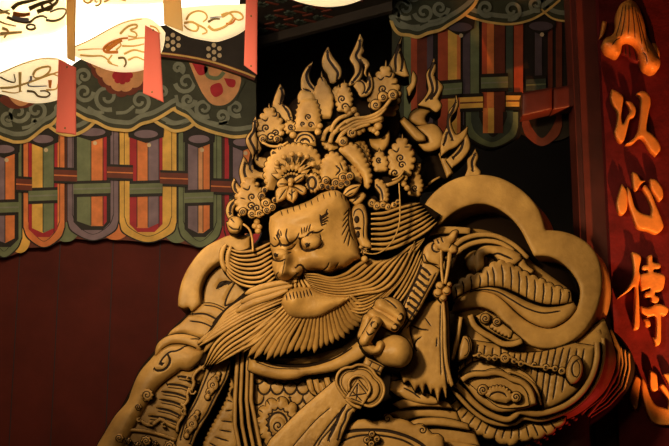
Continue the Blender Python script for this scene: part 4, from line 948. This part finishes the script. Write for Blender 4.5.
carve(b, [tuple(p) for p in scal(line('490,326 496,330 503,334 511,337'), 4, -1.4)]+[(512, 331), (503, 324), (495, 319)], .27, .08, .02, 3, 2.4)
carve(b, '463,336! 469,337 472,344 471,352 466,358 458,362! 458,352', .28, .12, .04, 5, 2.4, lines=[(arc(464, 347, 5, -80, 80, 9), 1.2), (arc(463, 347, 7.5, -70, 80, 13), 1.2)])
b.build('scroll_plate', ST)
b = MB()
strand(b, '473,356 480,355 488,358 496,357 503,358 510,357 517,362 524,363 532,366 541,367 550,368 558,369', 2.2, 2.2, .29, .29, .018, .08)
for x, y, r, a in ((479, 355, 2.6, 0), (495, 358, 3, 1), (505, 358, 5, 2), (514, 361, 2.8, 0), (521, 363.5, 3, 1), (534, 365, 2.6, 0), (546, 367.5, 3.2, 1), (555, 368.5, 3, 0), (562, 371, 3.6, 2), (489, 358, 2.6, 0)):
    carve(b, arc(x, y, r, 0, -350), .295, .08, .02, r, 1.9, lines=[(spiral(x, y, r*.6, 1.3, a), 1.2)])
b.build('scroll_chain', ST)
b = MB()
carve(b, '568,364! 572,357 577,356 581,360 583,368 581,377 576,383 571,384! 567,378 566,371', .29, .12, .04, 6, 2.4, lines=[('577,360 573,364 572,371 574,376 577,377', 1.3), ('579,359 575,361', 1.1), (arc(576, 369, 4, -120, 120, 8), .9)])
b.build('shield_boss', ST)
b = MB()
z2 = carve(b, '461,379! 466,374 474,371 484,371 491,369 500,369 508,374 518,377 527,382 534,391 537,404! 528,408! 500,412 480,402 468,388!', .30, .16, .04, 6, 3)
carve(b, '468,382! 476,377.5 488,376 498,375.5 508,380 518,384 526,392 529,405! 520,407 500,407 484,396!', .335, .05, .0, 2, 4, m='wood')
strand(b, '462,380 468,376 476,374 486,374 494,372.5 503,374 512,379 521,382 528,388 532,396 533.5,404', 6, 6, .36, .34, .025, .08)
strand(b, '508,371 520,375 531,382 537.5,392 541,405', 3, 2.6, .31, .27, .02, .1)
for x, y, r, a, d in ((483, 390, 5.2, 2, 1), (516, 397, 5.4, 1, -1)): carve(b, arc(x, y, r, 0, -350), .37, .08, .03, r*.8, 2, lines=[(spiral(x, y, r*.7, 1.4, a, d), 1.4)])
carve(b, [tuple(p) for p in scal(line('486,396 489,390 496,387 504,388 510,393 512,400'), 3.6, 1.8)]+[(506, 403), (494, 401)], .37, .08, .03, 4, 2, lines=[(arc(498, 398, 8.5, 195, 345, 6), 2)])
b.build('arched_plate', ST)
b = MB()
rim = '455,384 464,392 473,402 484,411 496,417 508,419.5 516,415 520,411.5 536,414 552,411 568,404 582,392 592,376 597,358 597,342'
strand(b, rim, 6.5, 6.5, .27, .22, .035, .25, step=2.5)
strand(b, '452,388 462,400 474,412 488,421 504,424.5 516,423 524,418 540,420 556,416 573,408 588,395 599,377 604,356 603,338', 4.6, 4.6, .23, .16, .03, .25, step=2.5)
for k, (dx, w) in enumerate(((0, 5), (6.5, 5), (13, 5))):
    strand(b, [(598+dx*.9, 330), (606+dx, 350), (604+dx, 372), (592+dx, 394), (574+dx, 412+dx*.3)], w, w, .10-k*.06, .04-k*.06, .03, .25, step=2.5)
b.build('rim', ST)
b = MB()
bt = [tuple(p) for p in scal(line('566,419 552,431 538,437 520,440 508,444 494,438 480,434 468,427 456,418 447,410 442,402'), 13, -2.6)]
bt2 = [tuple(p) for p in scal(line('566,419 552,431 538,437 520,440 508,444 494,438 480,434 468,427 456,418 447,410 442,402'), 13, 2.6)]
carve(b, line('445,385 452,394 462,406 476,417 490,424 506,428 518,426 530,422 545,423 566,416')+bt2, .14, .25, .05, 8, 3.4,
      lines=[(s, 1.4) for s in ('450,396 446,400', '456,400 450,405', '462,406 456,412', '468,411 462,418', '475,416 469,424', '482,420 477,430', '489,424 485,433', '498,427 494,437', '505,428 502,438', '512,428 511,438', '519,427 519,438', '526,425 529,437', '533,424 538,435', '541,424 547,433', '550,422 555,428')])
b.build('scalloped_fringe', ST)
# bundle of cords and beaded tassels under the plate
b = MB()
carve(b, '600,326! 616,334 629,350 634,366 630,384 618,402 600,418 578,432 556,450! 520,460! 540,436 566,414 590,394 602,370', -.20, .16, .05, 14, 5, m='void'); b.build('back_plate', ST)
b = MB()
for k in range(7):
    strand(b, [(604+k*4.1, 336+k*2.6), (608.5+k*3.5, 352+k*2.8), (604+k*3.4, 374+k*2.4), (591+k*3, 393+k*2), (571+k*2.6, 410+k*1.6)], 2.7, 2.4, .06-k*.035, .03-k*.03, .022, .12, sm='void')
b.build('tassel_cords', ST)
b = MB()
for k in range(6):
    for q in range(8): b.ball(566+k*3.0-q*6.4, 413+k*2.0+q*5.4, 2.7, .05-k*.025, ry=2.1, n=6)
b.build('tassel_beads', ST)
# ================================================================== ARM, SLEEVE PANEL, HAND
b = MB()
zsl = carve(b, '404,345! 404,334 412,320 421,306 428,302 436,300 441,296! 447,300 449,320 449.5,345 450,365 452,388! 448,384 446,398! 442,388 438,402! 434,389 431,394! 426,384 423,394! 419,386 415,391! 409,381 404,383! 400,370', .34, .35, .05, 8, 3.2,
      lines=[('444,302 443.5,330 444,360 447,386', 1.6), ('440.5,305 440,340 441,375', 1), ('412,325.5 420,329 428,330', 1.4), ('437,338 436.5,346', 1.2), ('411.5,340 408,346', 1.2), ('421,337 416,341 414.5,347 416.5,351', 1.4), ('425,318 431,326', 1)])
b.build('sleeve_panel', ST)
b = MB()
carve(b, '404,383! 410,381! 416,390 424,392 432,396 440,400! 438,404 424,404 408,400 396,392!', .26, .2, .04, 6, 3, lines=['404,388 412,392 420,398', '412,384 416,394'])
carve(b, '392,374! 404,380! 416,388! 408,398 398,396 390,390!', .24, .2, .04, 8, 4, lines=[('404,389 412,393 416,398', 2), ('392,381 402,379 410,377', 1.2)])
b.build('sleeve_cuff', ST)
b = MB()
for o_, t in (('392,404! 402,400 416,398.5 430,398.5 448,402! 452,408! 430,406.5 412,407 400,409!', .24), ('388,414! 402,409 416,407 432,407 456,411! 460,421! 440,418 420,417 404,421!', .18), ('404,424! 418,419 434,417.5 450,419 468,424! 470,430! 450,427 432,425.5 416,427!', .24), ('418,430! 434,427 452,428 474,432! 480,446! 440,442!', .18), ('420,441! 440,440 460,442 486,448! 486,470! 420,470!', .20)):
    carve(b, o_, t, .3, .03, 4, 4)
b.build('waist_bands', ST)
b = MB()
zk = carve(b, '350,424! 358,420! 366,419 374,421 384,419.5! 384,414.5 389,414 393,418! 400,418.5 408,421 414,425! 418,424 423,424.5 427,428 432,434! 438,434 443,438 444,446 446,480! 300,480! 310,446 330,432', .34, .4, .04, 6, 3,
     lines=[(spiral(387.5, 418.5, 4, 1.4, 5, -1), 1.3), (spiral(422.5, 430, 4.4, 1.4, 4.6, 1), 1.3), ('318,446 334,436 352,431 370,430 388,431 406,436 420,443 428,450', 2.6), ('334,446 350,438 366,435 384,436 402,440 414,446', 1.6)])
b.build('knee_cloud', ST)
b = MB()
for x, y, r, a, d in ((372, 434, 3, 2, 1), (367, 440, 3, 0, -1), (377, 439, 3, 1, 1), (371.5, 444, 3, 2, 1)): carve(b, arc(x, y, r, 0, -350), .41, .06, .02, r, 1.9, lines=[(spiral(x, y, r*.6, 1.2, a, d), 1.1)])
b.build('knee_curl', ST)
# hand: palm, four curled fingers, thumb
b = MB()
carve(b, '366,352! 362,338 364,322 372,306 382,299 394,299 402,304 408,318 410,334! 413,346 412,358 406,366 394,366.5 380,360', .40, .3, .06, 12, 3, kh=1, sm='void', rim=.9)
hd = carve(b, '370,353! 375,345 382,339 390,335.5 399,335.5 406,339 411,346 412.5,355 409,363 402,367.5 392,367 382,363.5', .50, .2, .075, 14, 2.6, kh=1, sm='void', rim=.9, bump=G(398, 350, 10, 10, .02))
HA = b.build('hand', ST)
def finger(pl, w, t, nail=None, nm='finger', h=.06, lines=()):
    b = MB(); o_ = band(pl, w[0], w[1]); c = line(pl)
    o_ = o_
    # rounded ends
    a = resample(c, 30)
    def cap(p, q, w_):
        an = math.atan2(p[1]-q[1], p[0]-q[0]); return [(p[0]+w_/2*math.cos(an+th), p[1]+w_/2*math.sin(an+th)) for th in np.linspace(PI/2, -PI/2, 9)[1:-1]]
    n = len(o_)//2
    end = cap(a[-1], a[-2], w[1]); beg = cap(a[0], a[1], w[0])
    oo = [tuple(p) for p in o_[:n]]+end+[tuple(p) for p in o_[n:]]+beg
    ln_ = list(lines)
    z = carve(b, oo, t, .16, h, min(w)*.55, 2., kh=1, sm='void', rim=.9, lines=ln_)
    f = b.build(nm, HA)
    if nail:
        x, y, rx, ry, an = nail; c_, s_ = math.cos(an), math.sin(an)
        nb = MB(); pts = [(x+rx*math.cos(u)*c_-ry*math.sin(u)*s_, y+rx*math.cos(u)*s_+ry*math.sin(u)*c_) for u in np.linspace(0, 2*PI, 15)[:-1]]
        z0 = z(x, y); carve(nb, pts, z0-.01, .02, .018, rx*.8, 1.6, lines=[(scale_(pts, x, y, .8), 1)]); nb.build('nail', f)
    return z
def scale_(p, x, y, k): return [(x+(a-x)*k, y+(b-y)*k) for a, b in p]+[(x+(p[0][0]-x)*k, y+(p[0][1]-y)*k)]
b = MB(); carve(b, '365,322! 370,311 376,303 382,299 390,297.5 397,300 403,306 406,314 405,321 401,327 396,331.5 386,329 378,325 370,328!', .48, .2, .06, 8, 2.3, kh=1, sm='void', rim=.9, lines=[('385.5,299.5 391,303 396.5,308', 1.3), ('396.5,308 392,308 389,309.5', 1)]); b.build('knuckles', HA)
finger('381,305 389,309.5 396,314 400,318', (13.5, 11), .50, (400, 317.3, 3.3, 4, .1))
finger('373,315 381,319 388,323.5 394.5,327', (12, 10), .52, (394.3, 327, 3.6, 3.3, .2))
finger('365,338 367,345 372,349.5 378,350 380.5,345', (11.5, 9.5), .54, None, h=.07, lines=[('369,340 374,341.8 376.5,338', 1.4), ('371,345 375,345', 1)])
finger('368,319 366,327 363,336', (11, 11), .50, None, lines=[('371,317 373.5,320.5', 1.5)])
finger('365,341 369,334 373,327 376.5,322', (11.5, 11.5), .58, (374.5, 325, 3.6, 4.6, .6), nm='thumb', h=.07, lines=[('366.5,331.5 369,335 374,332.5', 1.4)])
# ================================================================== SWORD (held: a thing of its own)
SW = thing('sword', 'carved sword held point down in the statue hand, with clover guard and ribbed grip', 'sword', P(305, 446, .46))
st_ = lambda x, y: .42+0*x
b = MB()
zb = carve(b, '333,382! 347,372! 366,398! 353,414! 338,446! 322,490! 250,480! 270,440! 300,410!', .40, .10, .03, 8, 4,
     lines=[('346,405 340,414 335,426 328,440', 2.4), ('353,412 346,428 339,446', 1.4), ('340,412 330,424 318,440 312,450', 1.5), ('352,408 347,412 345,420 341,428 338,440', 1.8), ('337,420 330,430 322,439 318,446', 1.2), ('330,408 316,420 300,438 290,450', .8)])
b.build('blade', SW)
b = MB()
gd = '346,398! 340,390 336.3,382 338.5,373 345,368 352,367.5! 357,365 365,365.5 372,370 376,376! 382,382 384.2,391 380,401 371,406.5 362,404!'
carve(b, gd, .50, .10, .05, 4, 2.4)
ins = scale_(loop(gd, 2), 361, 387, .78)[:-1]
carve(b, ins, .545, .02, .012, 4, 3)
strand(b, loop(gd, 1.5)+[(346, 398)], 3.2, 3.2, .53, .53, .03, .05)
strand(b, '349,391 349,382 354,376.5 361,376 367,381 370,389 367,396', 3.2, 3.2, .555, .555, .025, .05)
o_ = b.build('guard', SW)
b = MB()
carve(b, '358,379! 370,394! 363,405.5! 345.5,397.5!', .56, .05, .015, 2, 1.8, lines=[('357.5,383.5 356.5,399', 1.1), ('351,396 366,393.5', 1.1), ('357.5,383.5 349.5,396.5', .9), ('358.5,383.5 366.5,393.5', .9), ('351,398.5 361.5,402.5', .9), ('352.5,391.5 362,401', .9)])
strand(b, '346,399 353,405 361,408', 3.4, 3.4, .54, .54, .025, .08); b.build('collar', SW)
b = MB()
carve(b, '366,357! 385,366! 380,375! 362,367!', .46, .10, .03, 4, 2.4, lines=[('369,360 383,367', 1), ('370,368 379,372', 1.6), ('372,362 369,368', 1), ('380,366 377,372', 1)])
gl = []
for i in range(9):
    u = i/8; ax, ay = 419+(401-419)*u+2, 268+(316-268)*u; bx, by = 431+(413-431)*u, 274+(322-274)*u
    gl.append(([(ax+.5, ay-1), ((ax+bx)/2, (ay+by)/2-.6), (bx-.5, by+.5)], 3.0))
carve(b, '423,259! 432,262 441,270! 436,280 429,292 420,309 409,325 396,341! 388,335! 398,322 402,308 407,296 415,281 419,270', .44, .12, .04, 5, 2.4, lines=gl+[('422,265 416,280 408,296 403,309 399,322', 1.2), ('436,273 428,288 418,306 407,323 398,335', 1.3)])
b.build('grip', SW)
b = MB()
carve(b, '423.5,262! 423,252 427,245 433,242 440,243 445,248! 444,258 441,269! 432,264', .48, .14, .06, 8, 2.6, lines=[('424,254 428,262 438,265', 1.2), (arc(437, 247, 5, 60, 330), 2), (spiral(440, 247.5, 2, 1), 2.6)])
carve(b, '434,240! 441,237 448,236 453,231 458,231 456,239 452,244! 457,247 457,252 451,254 448,252! 444,252 438,249 435,245', .50, .12, .05, 5, 2.6, lines=[('441,238 443,242', 1.5), ('437,240 439,243', 1.5), ('452,243.5 449,248', 1)])
b.build('pommel', SW)
b = MB()
strand(b, '441,250 441.5,268 443,284', 3.6, 2.8, .50, .48, .02, .05); strand(b, '450,252 448,268 445,284', 5, 3, .50, .48, .02, .05)
for x, y, r in ((440, 286, 4.4), (446.5, 291, 4.6), (443, 298, 4), (449, 284.5, 3), (438, 293, 4.6)): carve(b, arc(x, y, r, 0, -350), .46, .06, .05, r*.9, 2, lines=[(arc(x, y, r*.6, 20, 160), 1)])
strand(b, '443,300 444.5,320 445,345 447,366 452,386', 3.4, 4.4, .44, .42, .02, .06)
b.build('tassel', SW)
# ================================================================== LIGHT
def lamp(kind, name, loc, target, energy, colr, size=1., size_y=None, spot=None, blend=.5):
    d = bpy.data.lights.new(name, kind); d.energy = energy; d.color = colr
    if kind == 'AREA':
        d.size = size
        if size_y: d.shape = 'RECTANGLE'; d.size_y = size_y
    else: d.shadow_soft_size = size
    if spot: d.spot_size = math.radians(spot); d.spot_blend = blend
    o = bpy.data.objects.new(name, d); COL.objects.link(o); o.location = loc
    o.rotation_euler = (Vector(target)-Vector(loc)).to_track_quat('-Z', 'Y').to_euler()
    return o
lamp('SPOT', 'shrine_lamp', (-2.3, -5.2, 4.2), (.12, -.3, 3.35), 1230, (1, .73, .37), .25, spot=36, blend=1)
lamp('AREA', 'front_fill', (-1.8, -7.6, 4.2), (0, 0, 3.7), 46, (1, .66, .32), 1.3)  # added unseen fill from the front, no fixture of the hall
lamp('SPOT', 'red_lamp', (3.0, .05, 1.4), (1.66, .05, 2.45), 48, (1, .05, .04), .06, spot=24)
lamp('SPOT', 'sign_uplight', (2.7, -.75, .3), (2.0, .5, 4.2), 1300, (1, .36, .10), .05, spot=21, blend=.2)
lamp('POINT', 'lantern_bulb', P(30, 40, .7), (0, 0, 0), 58, (1, .70, .38), .15)
w = bpy.data.worlds.new('world'); SC.world = w; w.use_nodes = True
w.node_tree.nodes['Background'].inputs[0].default_value = (.35, .2, .12, 1); w.node_tree.nodes['Background'].inputs[1].default_value = .03
SC.view_settings.view_transform = 'Standard'; SC.view_settings.look = 'None'; SC.view_settings.gamma = 1; SC.view_settings.exposure = 0
